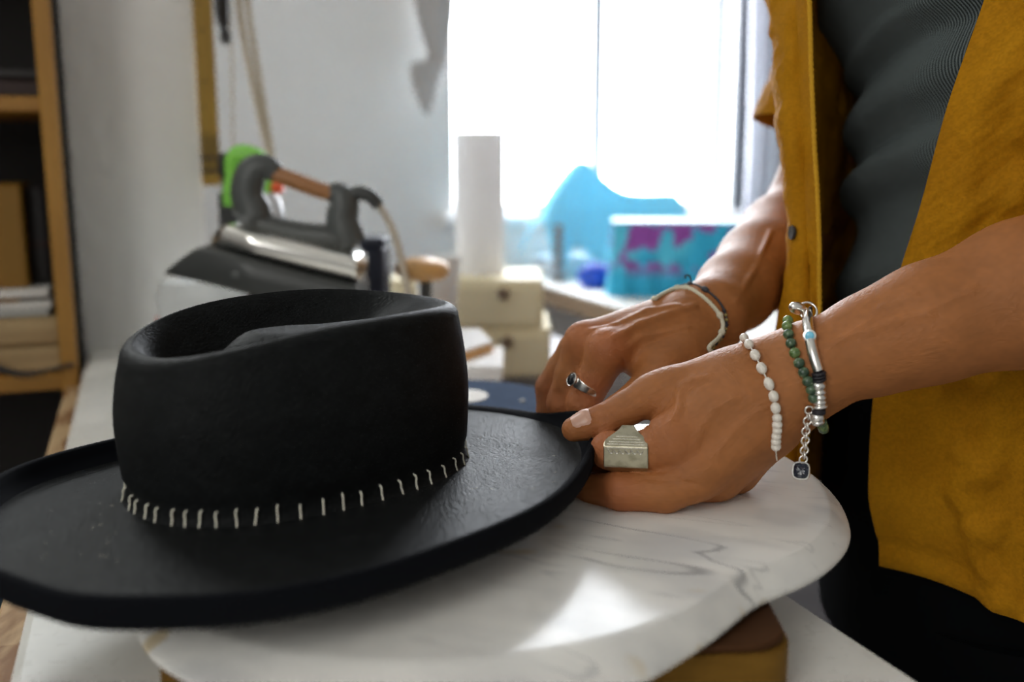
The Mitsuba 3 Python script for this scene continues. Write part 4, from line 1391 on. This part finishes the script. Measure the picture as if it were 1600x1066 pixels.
def uvgrid(P):
    """arc length uv of a grid"""
    du = np.r_[[np.zeros(P.shape[1])], np.cumsum(np.linalg.norm(np.diff(P, axis=0), axis=2), axis=0)].mean(1)
    dv = np.r_[[np.zeros(P.shape[0])], np.cumsum(np.linalg.norm(np.diff(P, axis=1), axis=2).T, axis=0)].mean(1)
    U, V = np.meshgrid(dv, du)
    return np.stack([U, V], -1).reshape(-1, 2)


def pz_at(px, py, y):
    return Y(px, py, y)


# ribbed tank top: rings round the trunk, with the creases of the photograph at its front
nu, nz = 260, 200
zs_ = np.linspace(.00, .50, nz)
front_px = [(1300, -60), (1306, 0), (1324, 30), (1338, 62), (1335, 78), (1352, 96), (1361, 112), (1350, 140), (1343, 165), (1344, 188), (1358, 212), (1362, 238), (1346, 258), (1341, 272), (1346, 296), (1361, 322), (1361, 350), (1352, 385), (1338, 425), (1336, 445), (1345, 470), (1352, 520), (1350, 640), (1345, 760)]
fx = np.array([Y(a, b, .855)[[0, 2]] for a, b in front_px])
fx = fx[np.argsort(fx[:, 1])]
from scipy.interpolate import CubicSpline
fr = CubicSpline(fx[:, 1], fx[:, 0])
from scipy.ndimage import gaussian_filter1d
zz_ = np.linspace(-.1, .6, 1400)
xx_ = np.interp(zz_, fx[:, 1], PchipInterpolator(fx[:, 1], fx[:, 0])(fx[:, 1]))
xx_ = gaussian_filter1d(xx_, 7)
smooth_x = gaussian_filter1d(xx_, 90)
P = np.zeros((nz, nu, 3))
g = np.linspace(0, 2 * np.pi, nu, endpoint=False)
for i, z_ in enumerate(zs_):
    a_, b_ = .120, .156 - .006 * sm(.3, .55, z_)
    q = sup(g, 1, 1, 2.3)
    cx_ = np.interp(z_, zz_, smooth_x) + a_
    y_ = .855 + b_ * q[:, 1]
    # crease line climbs away from the front towards the near side
    lift = .035 * np.clip((.855 - y_) / .15, -1, 1.2) * 1.0
    cr = np.interp(z_ - lift, zz_, xx_ - smooth_x)
    fade = np.clip(-q[:, 0], 0, 1) ** .8 * (1 - .15 * np.clip((.83 - y_) / .13, 0, 1))
    cr = cr + .0016 * (meshkit.fbm(np.c_[y_ * 20, np.full(nu, z_ * 45), g * 0], 2, 5) - .5)
    P[i] = np.c_[cx_ + a_ * q[:, 0] + cr * fade * 1.8, y_, np.full(nu, z_)]
P2 = np.concatenate([P, P[:, :1]], 1)
add('tank_top', grid(P2), 'mat_tank', kp, smooth=True, uv=uvgrid(P2), label='dark grey ribbed tank top with creases')

# trousers: two legs joined at the hips
def ring_z(cx_, cy_, a_, b_, z_, n=60, nn=2.3):
    q = sup(np.linspace(0, 2 * np.pi, n, endpoint=False), a_, b_, nn)
    return np.c_[cx_ + q[:, 0], cy_ + q[:, 1], np.full(n, z_)]


hips = [ring_z(.412, .855, .122, .158, z_) for z_ in (.085, .04, 0, -.06, -.12)] + [ring_z(.416, .855, .120, .160, -.16)]
M = [grid(np.array(hips), cv=True, capu=True)]
for sy in (-1, 1):
    M.append(grid(np.array([ring_z(.416 + .006 * i, .855 + sy * (.078 + .004 * i), a_, a_, z_) for i, (z_, a_) in enumerate(((-.10, .095), (-.2, .094), (-.35, .080), (-.5, .072), (-.65, .066), (-.80, .064)))]), cv=True, capu=True))
mans = []
for m in M:
    outward(m)
    mm_ = m3.Manifold(m3.Mesh(np.asarray(m.vertices, np.float32), np.asarray(m.faces, np.uint32)))
    mans.append(mm_)
tr = man(mans[0] + mans[1] + mans[2])
add('trousers', tr, 'mat_trousers', kp, smooth=50, label='black trousers')
for sy in (-1, 1):
    c = np.array([.40, .855 + sy * .098, Z_FLOOR])
    sh = m3.Manifold.batch_hull([m3.Manifold.sphere(r_, 24).translate((float(c[0] + dx), float(c[1]), float(c[2] + r_ + .002))) for dx, r_ in ((.07, .042), (-.02, .040), (-.12, .032), (-.17, .026))])
    add('shoe', man(sh.trim_by_plane((0, 0, 1), Z_FLOOR + .001)), 'mat_shoe', kp, smooth=40)

# open mustard shirt: cross-sections at several heights, from the near front edge round the back to the far front edge
def edge_near(z_):
    k_ = [(1385, 890, .735), (1376, 850, .738), (1359, 760, .740), (1361, 690, .740), (1366, 620, .738), (1382, 520, .735), (1402, 440, .728), (1440, 320, .715), (1481, 170, .705), (1540, 0, .695), (1570, -90, .690)]
    q = np.array([Y(*t) for t in k_])
    return np.array([PchipInterpolator(q[:, 2], q[:, 0])(z_), PchipInterpolator(q[:, 2], q[:, 1])(z_)])


def px_curve(k_, z_):
    q = np.array([Y(*t) for t in k_])
    q = q[np.argsort(q[:, 2])]
    return np.array([np.interp(z_, q[:, 2], q[:, 0]), np.interp(z_, q[:, 2], q[:, 1])])


FOLD = [(1226, -60, .86), (1226, 20, .85), (1222, 100, .84), (1222, 160, .84), (1230, 240, .83), (1241, 320, .83), (1246, 380, .82), (1237, 450, .82), (1222, 520, .81), (1214, 600, .81), (1213, 730, .80)]
FEDGE = [(1267, -60, .80), (1269, 0, .80), (1272, 100, .795), (1276, 200, .79), (1281, 300, .785), (1284, 400, .78), (1286, 480, .78), (1280, 600, .775), (1258, 730, .77)]
z_hem = lambda t: -.055 + .0 * t
zl_ = np.linspace(0, 1, 110)
n_ = 220
rows = []
ztop_ = .50
for a_ in zl_:
    # near hem is lower at the front edge's back; heights along the section run from hem(s) to the top
    sec = []
    zref = -.045 + (ztop_ + .045) * a_
    en, fo, fe = edge_near(max(zref, -.036)), px_curve(FOLD, zref), px_curve(FEDGE, zref)
    ctl = np.array([[*en], [en[0] + .020, en[1] - .016], [en[0] + .055, min(.684, en[1] - .024)], [.410, .658], [.470, .657], [.528, .692], [.556, .78], [.560, .86], [.550, .95], [.515, 1.025], [.45, 1.048], [.385, 1.035],
                    [.335, 1.000], [.285, .935], [fo[0] + .009, fo[1] + .022], [fo[0], fo[1]], [fo[0] + .003, fo[1] - .022], [(fo[0] + fe[0]) / 2 + .002, (fo[1] + fe[1]) / 2], [fe[0] - .003, fe[1] + .018], [fe[0], fe[1]]])
    sec = spline(ctl, n_)
    rows.append(np.c_[sec, np.full(n_, zref)])
P = np.array(rows)
# hem: the lowest rows dip towards the near back and the far front
sN = np.linspace(0, 1, n_)
hem = -.048 - .028 * sm(0, .20, sN) + .034 * sm(.55, .97, sN)
for i in range(len(P)):
    f_ = 1 - i / (len(P) - 1)
    P[i, :, 2] = ztop_ + (hem - ztop_) * f_
# folds and crumple
nrm = np.zeros_like(P)
t_ = np.gradient(P, axis=1)
nrm[..., 0], nrm[..., 1] = t_[..., 1], -t_[..., 0]
nrm /= np.linalg.norm(nrm, axis=2, keepdims=True) + 1e-9
sgn = np.sign(np.sum(nrm * (P - np.array([.43, .86, 0])) * [1, 1, 0], axis=2).mean())
nrm *= sgn
w1 = meshkit.fbm(np.stack([sN[None] * 26 + 0 * P[..., 2], P[..., 2] * 7 + sN[None] * 5, 0 * P[..., 2]], -1), 3, 11) - .5
w2 = meshkit.fbm(np.stack([sN[None] * 60 + 0 * P[..., 2], P[..., 2] * 45, 0 * P[..., 2]], -1), 3, 12) - .5
amp = sm(0, .06, sN) * (1 - sm(.90, 1, sN)) 
P = P + nrm * (np.maximum(.055 * w1 + .026 * w2, -.009) * amp[None] + .003)[..., None]
# hem seam: a ridge 15 mm above the lower edge
dist = (P[..., 2] - hem[None])
P = P + nrm * (.0028 * np.exp(-((dist - .007) / .0075) ** 4) - .0026 * np.exp(-((dist - .0185) / .0030) ** 2))[..., None]
# cloth with thickness
th = .0016
inn = P - nrm * th
loop = np.concatenate([P, inn[:, ::-1]], 1)
Lp = np.concatenate([loop, loop[:, :1]], 1)
sh_out = grid(P)
uvP = uvgrid(P)
vv = np.concatenate([P.reshape(-1, 3), inn.reshape(-1, 3)])
nv = P.shape[1]; nr = P.shape[0]
f1 = sh_out.faces
f2 = f1[:, ::-1] + nr * nv
strip = []
def edge_strip(idx):
    a = np.array(idx)
    i, j = a[:-1], a[1:]
    return np.vstack([np.stack([i, j, j + nr * nv], 1), np.stack([i, j + nr * nv, i + nr * nv], 1)])
rim_idx = list(range(nv)) + [r * nv + nv - 1 for r in range(1, nr)]
strip = [edge_strip(list(range(nv))), edge_strip([r * nv for r in range(nr)]), edge_strip([r * nv + nv - 1 for r in range(nr)]), edge_strip([(nr - 1) * nv + c for c in range(nv)])]
shm = TM(vv, np.vstack([f1, f2, *strip]))
ko = add('overshirt', shm, 'mat_shirt', kp, smooth=True, uv=np.vstack([uvP, uvP]), label='open mustard yellow textured shirt')
# piped far edge, button, placket seam
pe = P[:, -1] + np.array([0, -.0012, 0])
cb_ = tube(pe[::1], .0019, 8, samples=420)
vv_ = cb_.vertices
rope = 1 + .16 * np.sin(vv_[:, 2] * 2 * math.pi / .0046)
cen = np.stack([np.interp(vv_[:, 2], pe[:, 2], pe[:, k_]) for k_ in range(3)], -1)
cb_.vertices = cen + (vv_ - cen) * rope[:, None]
add('corded_edge', cb_, 'mat_shirt_trim', ko, smooth=True, label='corded yellow front edge')
o = Y(1274, 362, .79)
i_ = int(np.argmin(np.abs(P[:, -8, 2] - o[2])))
pb = P[i_, -8]
nb = nrm[i_, -8]
add('button', put(lathe([(.001, .0), (.0055, .0), (.0060, .001), (.0055, .0024), (.0035, .0020), (.001, .0020)], 20), pb + nb * .0006, frame_of(nb, (0, 0, 1))), 'mat_button', ko, smooth=50, label='dark button')
# far sleeve and near sleeve
def sleeve(axis, rad, seed, n=40):
    ax_ = np.array(axis, float)
    pts = spline(np.c_[ax_, rad], n)
    t_ = np.gradient(pts[:, :3], axis=0); t_ /= np.linalg.norm(t_, axis=1, keepdims=True)
    g = np.linspace(0, 2 * np.pi, 72, endpoint=False)
    O, I = [], []
    for i in range(n):
        R_ = frame_of(t_[i], (1, 0, 0))
        u_ = i / (n - 1)
        w = meshkit.fbm(np.stack([np.cos(g) * 2.2 + seed, np.sin(g) * 2.2, np.full(72, u_ * 5)], -1), 3, 3) - .5
        r_ = pts[i, 3] * (1 + .16 * w)
        cuff = .0018 if u_ > .86 else 0
        if .845 < u_ < .87:
            cuff = -.0012
        d = np.cos(g)[:, None] * R_[:, 0] + np.sin(g)[:, None] * R_[:, 1]
        O.append(pts[i, :3] + d * (r_ + cuff)[:, None])
        I.append(pts[i, :3] + d * (r_ + cuff - .0018)[:, None])
    Q = np.array(O + I[::-1])
    Q2 = np.concatenate([Q, Q[:, :1]], 1)
    return Q2


Q = sleeve([(.44, 1.075, .50), (.385, 1.088, .42), (.343, 1.080, .36), (.322, 1.075, .295)], [.078, .071, .066, .066], 1.3)
add('sleeve', grid(Q), 'mat_shirt', ko, smooth=True, uv=uvgrid(Q))
Q = sleeve([(.483, .705, .50), (.464, .681, .43), (.443, .658, .36), (.429, .642, .315)], [.075, .068, .064, .063], 4.1)
add('sleeve', grid(Q), 'mat_shirt', ko, smooth=True, uv=uvgrid(Q))

# yoke of the shirt over the shoulders
yk = Field()
for a_, b_, ra_, rb_ in (((.485, .700, .49), (.445, .79, .518), .066, .074), ((.445, .79, .518), (.44, .92, .518), .074, .074), ((.44, .92, .518), (.41, 1.085, .49), .074, .066), ((.50, .80, .45), (.49, .92, .45), .075, .075), ((.44, .76, .45), (.44, .95, .45), .095, .095)):
    yk.trunk.append(((np.array(a_), np.array(b_), ra_, rb_), .03))
ym = yk.mesh(.006, np.array([.28, .55, .35]), np.array([.65, 1.25, .75]))
c_ = ym.triangles_center
ym = trimesh.Trimesh(ym.vertices, ym.faces[(c_[:, 2] > .462) & (np.linalg.norm((c_ - [.425, .855, 0])[:, :2], axis=1) > .082) & ((c_[:, 0] > .40) | (np.abs(c_[:, 1] - .86) > .115))], process=False)
add('yoke', ym, 'mat_shirt_trim', ko, smooth=True)

# ------------------------------------------------------------------ rings and bracelets
mat('silver', (.86, .84, .80), .20, metal=1.0)
mat('old_silver', proc(lambda p, n, uv: mix(P3(.50, .46, .34), P3(.34, .31, .21), smoothstep(.40, .80, fbm(p.x * 260, p.y * 260, p.z * 260, octaves=3)))), .30, metal=1.0)
mat('onyx', (.006, .007, .009), .12, clearcoat=.6)
mat('pearl', (.70, .65, .58), .22, clearcoat=.7, clearcoat_gloss=.8)
mat('jade', proc(lambda p, n, uv: mix(P3(.022, .050, .026), P3(.085, .14, .070), smoothstep(.35, .7, fbm(p.x * 330, p.y * 330, p.z * 330, octaves=3)))), .22, clearcoat=.5)
mat('jade_light', proc(lambda p, n, uv: mix(P3(.05, .10, .025), P3(.16, .24, .08), smoothstep(.35, .7, fbm(p.x * 330, p.y * 330, p.z * 330, octaves=3)))), .22, clearcoat=.5)
mat('turquoise', (.16, .52, .72), .25, clearcoat=.5)
mat('rubber', (.010, .008, .012), .5)
mat('gem', (.006, .010, .022), .06, spec=.7)
mat('pale_cord', (.56, .54, .42), .8)
mat('olive_cord', (.26, .19, .06), .7)
mat('dark_cord', (.02, .022, .03), .6)


def band(c, ax, ref, rad, half, thick, n=72):
    """Ring about the axis ax through c; rad(a), half(a) are radius and half width by angle from ref."""
    R_ = frame_of(ax, ref)
    g = np.arange(n) * 2 * np.pi / n
    g = (g + np.pi) % (2 * np.pi) - np.pi
    P = []
    for a in g:
        d = math.cos(a) * R_[:, 0] + math.sin(a) * R_[:, 1]
        h, r = half(a), rad(a)
        w = R_[:, 2]
        P.append([c + d * (r - thick) - w * h, c + d * (r - .0003) - w * h, c + d * r - w * (h - .0004), c + d * r + w * (h - .0004), c + d * (r - .0003) + w * h, c + d * (r - thick) + w * h])
    return outward(grid(np.array(P), cu=True, cv=True)), R_


# broad engraved ring on the near index finger
a, b = J(1012, 706, .567 * ND), J(953, 704, .572 * ND)
ax = (b - a) / np.linalg.norm(b - a)
c = a * .49 + b * .51
vw = (EYE - c) / np.linalg.norm(EYE - c)
up = np.array([0, 0, 1.0])
ref = vw + up * -.05
af = math.radians(-12)
def r_big(x):
    e = (x - af + math.pi) % (2 * math.pi) - math.pi
    flat = .0150 / max(math.cos(e), .55) if abs(e) < .75 else 9
    side = .0137 / max(math.cos(abs(e) - .98), .4) if .3 < abs(e) < 1.7 else 9
    return min(flat, side, .0172) if abs(e) < 1.6 else .0134
def h_big(x):
    e = abs((x - af + math.pi) % (2 * math.pi) - math.pi)
    return .0034 + (.0135 - .0034) * float(sm(1.75, .55, e))
R0 = frame_of(ax, ref)
sgn_ = 1 if R0[:, 1] @ up > 0 else -1
def mir(f):
    return lambda x: f(x * sgn_)
m, R0 = band(c, ax, ref, mir(r_big), mir(h_big), .0016, 120)

k = thing('engraved_ring', 'broad silver ring with engraved panel on the index finger below the thumb', 'ring')
add('band', m, 'mat_old_silver', k, smooth=25)


def on_ring(e, w, lift=.0001):
    x = (af + e) * sgn_
    d = math.cos(x) * R0[:, 0] + math.sin(x) * R0[:, 1]
    return c + d * (r_big(af + e) + lift) + R0[:, 2] * w


for e_, w_ in ((.52, .0115), (.64, .0105), (.80, .0085), (.95, .0065)):
    add('engraved_line', tube([on_ring(e_, w) for w in np.linspace(-w_, w_, 8)], .00028, 6), 'mat_silver', k, smooth=60)
for i in range(6):
    w0 = -.0108 + i * .0036
    add('engraved_scallop', tube([on_ring(.30 - .16 * math.sin(math.pi * q), w0 + .0036 * q) for q in np.linspace(0, 1, 9)], .00028, 6), 'mat_silver', k, smooth=60)
add('engraved_line', tube([on_ring(.36, w) for w in np.linspace(-.0112, .0112, 8)], .00026, 6), 'mat_silver', k, smooth=60)

# silver ring with a black stone on the far index finger
a, b = J(930, 588, .706), J(911, 630, .708)
ax = (b - a) / np.linalg.norm(b - a)
c = J(918, 601, .708)
vw = (EYE - c) / np.linalg.norm(EYE - c)
left = np.array([-1.0, 0, 0])
ax = ax + .30 * left * 0 + np.array([-.12, 0, 0])
rf = 0
ref = np.array([-.86, -.50, .08])
p0, p1 = body.trace(897, 596)[0], body.trace(936, 606)[0]
rad_ = .0150
m, R1 = band(c, ax, ref, lambda x: rad_, lambda x: .0021 + .0017 * math.exp(-(x / .8) ** 2), .0016, 72)
k = thing('stone_ring', 'narrow silver ring with a black oval stone on the far index finger', 'ring')
add('band', m, 'mat_silver', k, smooth=40)
o = c + R1[:, 0] * (rad_ - .0002)
F_ = np.stack([R1[:, 1], R1[:, 2], R1[:, 0]], 1)
add('bezel', put(lathe([(.0030, -.001), (.0044, 0), (.0046, .0016), (.0042, .0020), (.0036, .0016)], 28), o, F_ * np.array([1.0, 1.15, 1.0])), 'mat_silver', k, smooth=40)
add('stone', put(ball((0, 0, .0012), 1, 3, scale=(.0040, .0046, .0018)), o, F_), 'mat_onyx', k, smooth=True, label='black oval stone')


def wrap(px, off, hidden=10):
    """Points of a bracelet: the visible ones from the photograph's pixels on the skin, the rest marched round the back of the limb."""
    V = np.array([body.trace(a, b, off)[0] for a, b in px])
    f, l = V[0], V[-1]
    vd = (f + l) / 2 - EYE
    vd /= np.linalg.norm(vd)
    e = (f - l) / 2
    vd = vd - e * (vd @ e) / (e @ e)
    vd /= np.linalg.norm(vd)
    c = (f + l) / 2 + vd * .012
    out = []
    for q in np.linspace(0, 1, hidden + 2)[1:-1]:
        th_ = math.pi * (1 - q)
        d = math.cos(th_) * e / np.linalg.norm(e) + math.sin(th_) * vd
        ts = np.linspace(.004, .07, 140)
        val = body.eval(c + ts[:, None] * d) - off
        hit = np.nonzero(val > 0)[0]
        out.append(c + d * ts[hit[0] if len(hit) else -1])
    return V, np.array(out)


def soften(P):
    from scipy.ndimage import gaussian_filter1d as g1
    return np.vstack([P[:1], g1(P, 1.0, axis=0, mode='nearest')[1:-1], P[-1:]])


def oriented(c, t, s):
    return ball(c, 1, 2, scale=s, R=frame_of(t))


# freshwater pearls
px = [(1162.5, 528), (1170, 538), (1180, 555), (1190, 575.5), (1201.5, 600), (1208.8, 619.5), (1212, 638), (1214.3, 653.5), (1214.3, 664), (1214.3, 673), (1213, 682), (1212.5, 690), (1212.5, 698)]
V, Hd = wrap(px, .0028, 11)
loop = np.vstack([V, Hd])
k = thing('pearl_bracelet', 'bracelet of white oval pearls round the near wrist next to the hand', 'bracelet')
rs = np.random.default_rng(3)
tn = np.roll(loop, -1, 0) - np.roll(loop, 1, 0)
for i, q in enumerate(loop):
    if i in (len(V), len(V) + 1, len(V) + 2, len(loop) - 1):
        continue
    L_ = (.0037, .0037, .0041, .0040, .0042, .0036, .0036, .0030, .0028, .0027, .0026, .0026, .0026)[i] if i < len(V) else .0036
    add('pearl', oriented(q, tn[i], (.0030 + rs.uniform(-.0001, .0002), .0030, L_)), 'mat_pearl', k, smooth=True)
add('string', tube(np.vstack([V, Hd[4:-1]]), .0005, 6, closed=True, samples=120), 'mat_pearl', k, smooth=True, label='white string')

# green stone beads
px = [(1231, 501), (1229.8, 510), (1232, 522.5), (1236, 536.6), (1241.7, 551.6), (1248.5, 567.6), (1255.5, 582), (1262, 596), (1267.6, 609), (1271, 622)]
V, Hd = wrap(px, .0032, 13)
loop = np.vstack([V, Hd])
k = thing('green_bead_bracelet', 'bracelet of round green stone beads between the pearls and the silver bracelet', 'bracelet')
for i, q in enumerate(loop):
    add('bead', ball(q, .0033, 3), 'mat_jade_light' if i in (0, 1, 4, 11, 15) else 'mat_jade', k, smooth=True)
add('string', tube(loop, .0004, 6, closed=True, samples=90), 'mat_rubber', k, smooth=True)

# silver bracelet with charm
k = thing('silver_bracelet', 'silver tube and bead bracelet with hanging blue pendant on the near wrist', 'bracelet')
tubepx = [(1261, 486), (1262, 500), (1264, 520), (1268, 542), (1273, 562), (1279, 580)]
T_ = np.array([body.trace(a, b, .0034)[0] for a, b in tubepx])
add('curved_bar', tube(T_, [.0030, .0032, .0033, .0033, .0033, .0031], 14, samples=40), 'mat_silver', k, smooth=60)
p_, g_ = body.trace(1265, 525, .0034)
cam_ = (EYE - p_) / np.linalg.norm(EYE - p_)
F_ = frame_of(cam_, (0, 0, 1))
setting = add('stone_setting', put(lathe([(.0016, .001), (.0036, .002), (.0038, .0040), (.0030, .0042)], 24), p_, F_), 'mat_silver', k, smooth=50)
add('turquoise', put(ball((0, 0, .0038), 1, 3, scale=(.0029, .0029, .0012)), p_, F_), 'mat_turquoise', setting, smooth=True, label='light blue round stone')
h_ = body.trace(1262, 484, .0040)[0]
hb = J(1246, 482, h_[1] - .002)
add('head_bead', oriented(hb, J(1262, 488, h_[1]) - hb, (.0042, .0036, .0062)), 'mat_silver', k, smooth=True)
add('loop', tube([h_ + F_[:, 0] * .0052 * math.cos(t) * 0 + np.array([.0055 * math.cos(t), .0035 * math.sin(t), .0050 * math.sin(t)]) for t in np.linspace(0, 2 * np.pi, 26)[:-1]], .0009, 8, closed=True), 'mat_silver', k, smooth=True)
add('neck', tube([J(1255, 486, h_[1]), J(1262, 492, h_[1])], .0026, 10), 'mat_rubber', k, smooth=50)
for i, (a, b) in enumerate(((1279.3, 584), (1279.6, 589), (1279.8, 594))):
    q, g_ = body.trace(a, b, .0036)
    t_ = J(a + 2, b + 10, q[1]) - J(a, b, q[1])
    m = put(lathe([(.0022, -.0011), (.0040, -.0008), (.0044, 0), (.0040, .0008), (.0022, .0011)], 20), q, frame_of(t_))
    add('rubber_ring', m, 'mat_rubber', k, smooth=60, label='black rubber ring')
silver_px = [((1279, 603), .0042, .0036), ((1280.5, 613), .0038, .0026), ((1281, 621), .0038, .0026), ((1281, 628.5), .0040, .0024), ((1281, 635), .0048, .0020)]
for (a, b), r_, l_ in silver_px:
    q, g_ = body.trace(a, b, .0036)
    add('silver_bead', oriented(q, J(a + 1, b + 10, q[1]) - J(a, b, q[1]), (r_, r_, l_)), 'mat_silver', k, smooth=True)
q0, g_ = body.trace(1280, 642, .0036)
yd = q0[1]
m = put(lathe([(.0022, -.0018), (.0040, -.0014), (.0043, 0), (.0040, .0014), (.0022, .0018)], 20), J(1279, 643.5, yd), frame_of((0.05, 0, -1)))
add('rubber_ring', m, 'mat_rubber', k, smooth=60, label='black rubber ring')
q = J(1277, 653, yd)
add('silver_bead', oriented(q, (0.2, 0, -1), (.0042, .0042, .0040)), 'mat_silver', k, smooth=True)
add('silver_bead', oriented(J(1278, 660, yd), (0.2, 0, -1), (.0040, .0040, .0022)), 'mat_silver', k, smooth=True)
q2 = J(1296, 634, yd + .022)
add('dark_bead', ball(q2, .0036, 2), 'mat_rubber', k, smooth=True, label='dark bead at the back')
cord_px = np.array([hb, h_, *[T_[i] for i in (0, 2, 4, 5)], *[body.trace(a, b, .0036)[0] for a, b in ((1280, 600), (1281, 625))], J(1279, 643.5, yd), J(1280, 654, yd + .004)])
bk = wrap([(1261, 487), (1281, 640)], .0028, 9)[1]
add('cord', tube(np.vstack([cord_px[1:], bk]), .0010, 8, closed=True, samples=140), 'mat_rubber', k, smooth=True, label='black cord')
links = [(1264, 641), (1263, 650), (1261.5, 658), (1260, 666), (1259, 674), (1258.4, 681), (1258, 688.5), (1257.5, 696), (1256.6, 704), (1255.8, 711), (1255, 718)]
for i, (a, b) in enumerate(links):
    q = J(a, b, yd)
    nx = J(a - 1, b + 10, yd) - q
    nx /= np.linalg.norm(nx)
    sd2 = np.array([1.0, 0, 0]) if i % 2 == 0 else np.array([0, 1.0, 0])
    add('chain_link', tube([q + nx * .0023 * math.cos(t) + sd2 * .0023 * math.sin(t) for t in np.linspace(0, 2 * np.pi, 17)[:-1]], .00062, 7, closed=True), 'mat_silver', k, smooth=True)
pq = J(1252, 736, yd)
F_ = frame_of((EYE - pq) / np.linalg.norm(EYE - pq) + np.array([-.15, 0, .1]), (1, 0, -.12))
g = np.linspace(0, 2 * np.pi, 48, endpoint=False)
def sq_ring(s, z_):
    return np.c_[sup(g, s * .0052, s * .0055, 3.2), np.full(48, z_)]
bz = outward(grid(np.array([sq_ring(.8, -.0022), sq_ring(1.0, -.0014), sq_ring(1.02, .0008), sq_ring(.98, .0016), sq_ring(.86, .0014), sq_ring(.82, .0004)]), cv=True))
pend = add('pendant', put(bz, pq, F_), 'mat_silver', k, smooth=35, label='rounded square pendant')
gm = [sq_ring(.84, .0006), sq_ring(.80, .0013), sq_ring(.46, .0022)]
gem = grid(np.array(gm), cv=True, capu=True)
rs = np.random.default_rng(5)
gem.vertices[:, 2] += rs.uniform(-.00022, .00022, len(gem.vertices))
add('gem', put(outward(gem), pq, F_), 'mat_gem', pend, smooth=False, label='dark blue cut stone')

# cords on the far wrist
px = [(1024, 466), (1044, 449), (1058, 445.5), (1072, 446.5), (1086, 453), (1098, 462), (1117, 479.5), (1128, 493), (1133, 507), (1131, 520), (1122, 531), (1108, 543)]
V, Hd = wrap(px, .0018, 8)
V = soften(V)
loop = np.vstack([V, Hd])
k = thing('pale_cord_bracelet', 'pale waxed cord bracelet with knots round the far wrist', 'bracelet')
add('cord', tube(loop, .0016, 10, closed=True, samples=160), 'mat_pale_cord', k, smooth=True)
for i in (2, 3, 7, 9):
    add('knot', oriented(V[i], V[min(i + 1, len(V) - 1)] - V[i - 1], (.0026, .0025, .0030)), 'mat_pale_cord', k, smooth=True)
px2 = [(1052, 450), (1066, 443), (1078, 440), (1090, 445), (1102, 452), (1114, 460), (1124, 469), (1132, 482), (1136, 494), (1137, 507), (1134, 520), (1127, 531), (1114, 543)]
V, Hd = wrap(px2, .0014, 8)
V = soften(V)
loop = np.vstack([V, Hd])
k = thing('thin_chain_bracelet', 'thin dark and golden braided bracelet behind the pale cord on the far wrist', 'bracelet')
dense = spline(loop, 150, True)
add('thread', tube(dense, .0009, 7, closed=True), 'mat_dark_cord', k, smooth=True)
vis = dense[:int(150 * 13 / 21)]
for i in range(30, len(vis) - 4, 2):
    add('braid_bead', oriented(vis[i], vis[i + 1] - vis[i - 1], (.0016, .0016, .0013)), 'mat_olive_cord' if i % 6 else 'mat_dark_cord', k, smooth=True)
q = V[2]
add('knot', oriented(q, V[3] - V[1], (.0019, .0019, .0030)), 'mat_dark_cord', k, smooth=True)
add('knot', oriented(V[4], V[5] - V[3], (.0024, .0024, .0038)), 'mat_dark_cord', k, smooth=True)
add('loose_end', tube([q, q + [.0005, 0, .004], q + [-.002, 0, .0068], q + [-.0042, 0, .0060], q + [-.003, 0, .0042]], .0007, 7, samples=16), 'mat_dark_cord', k, smooth=True)
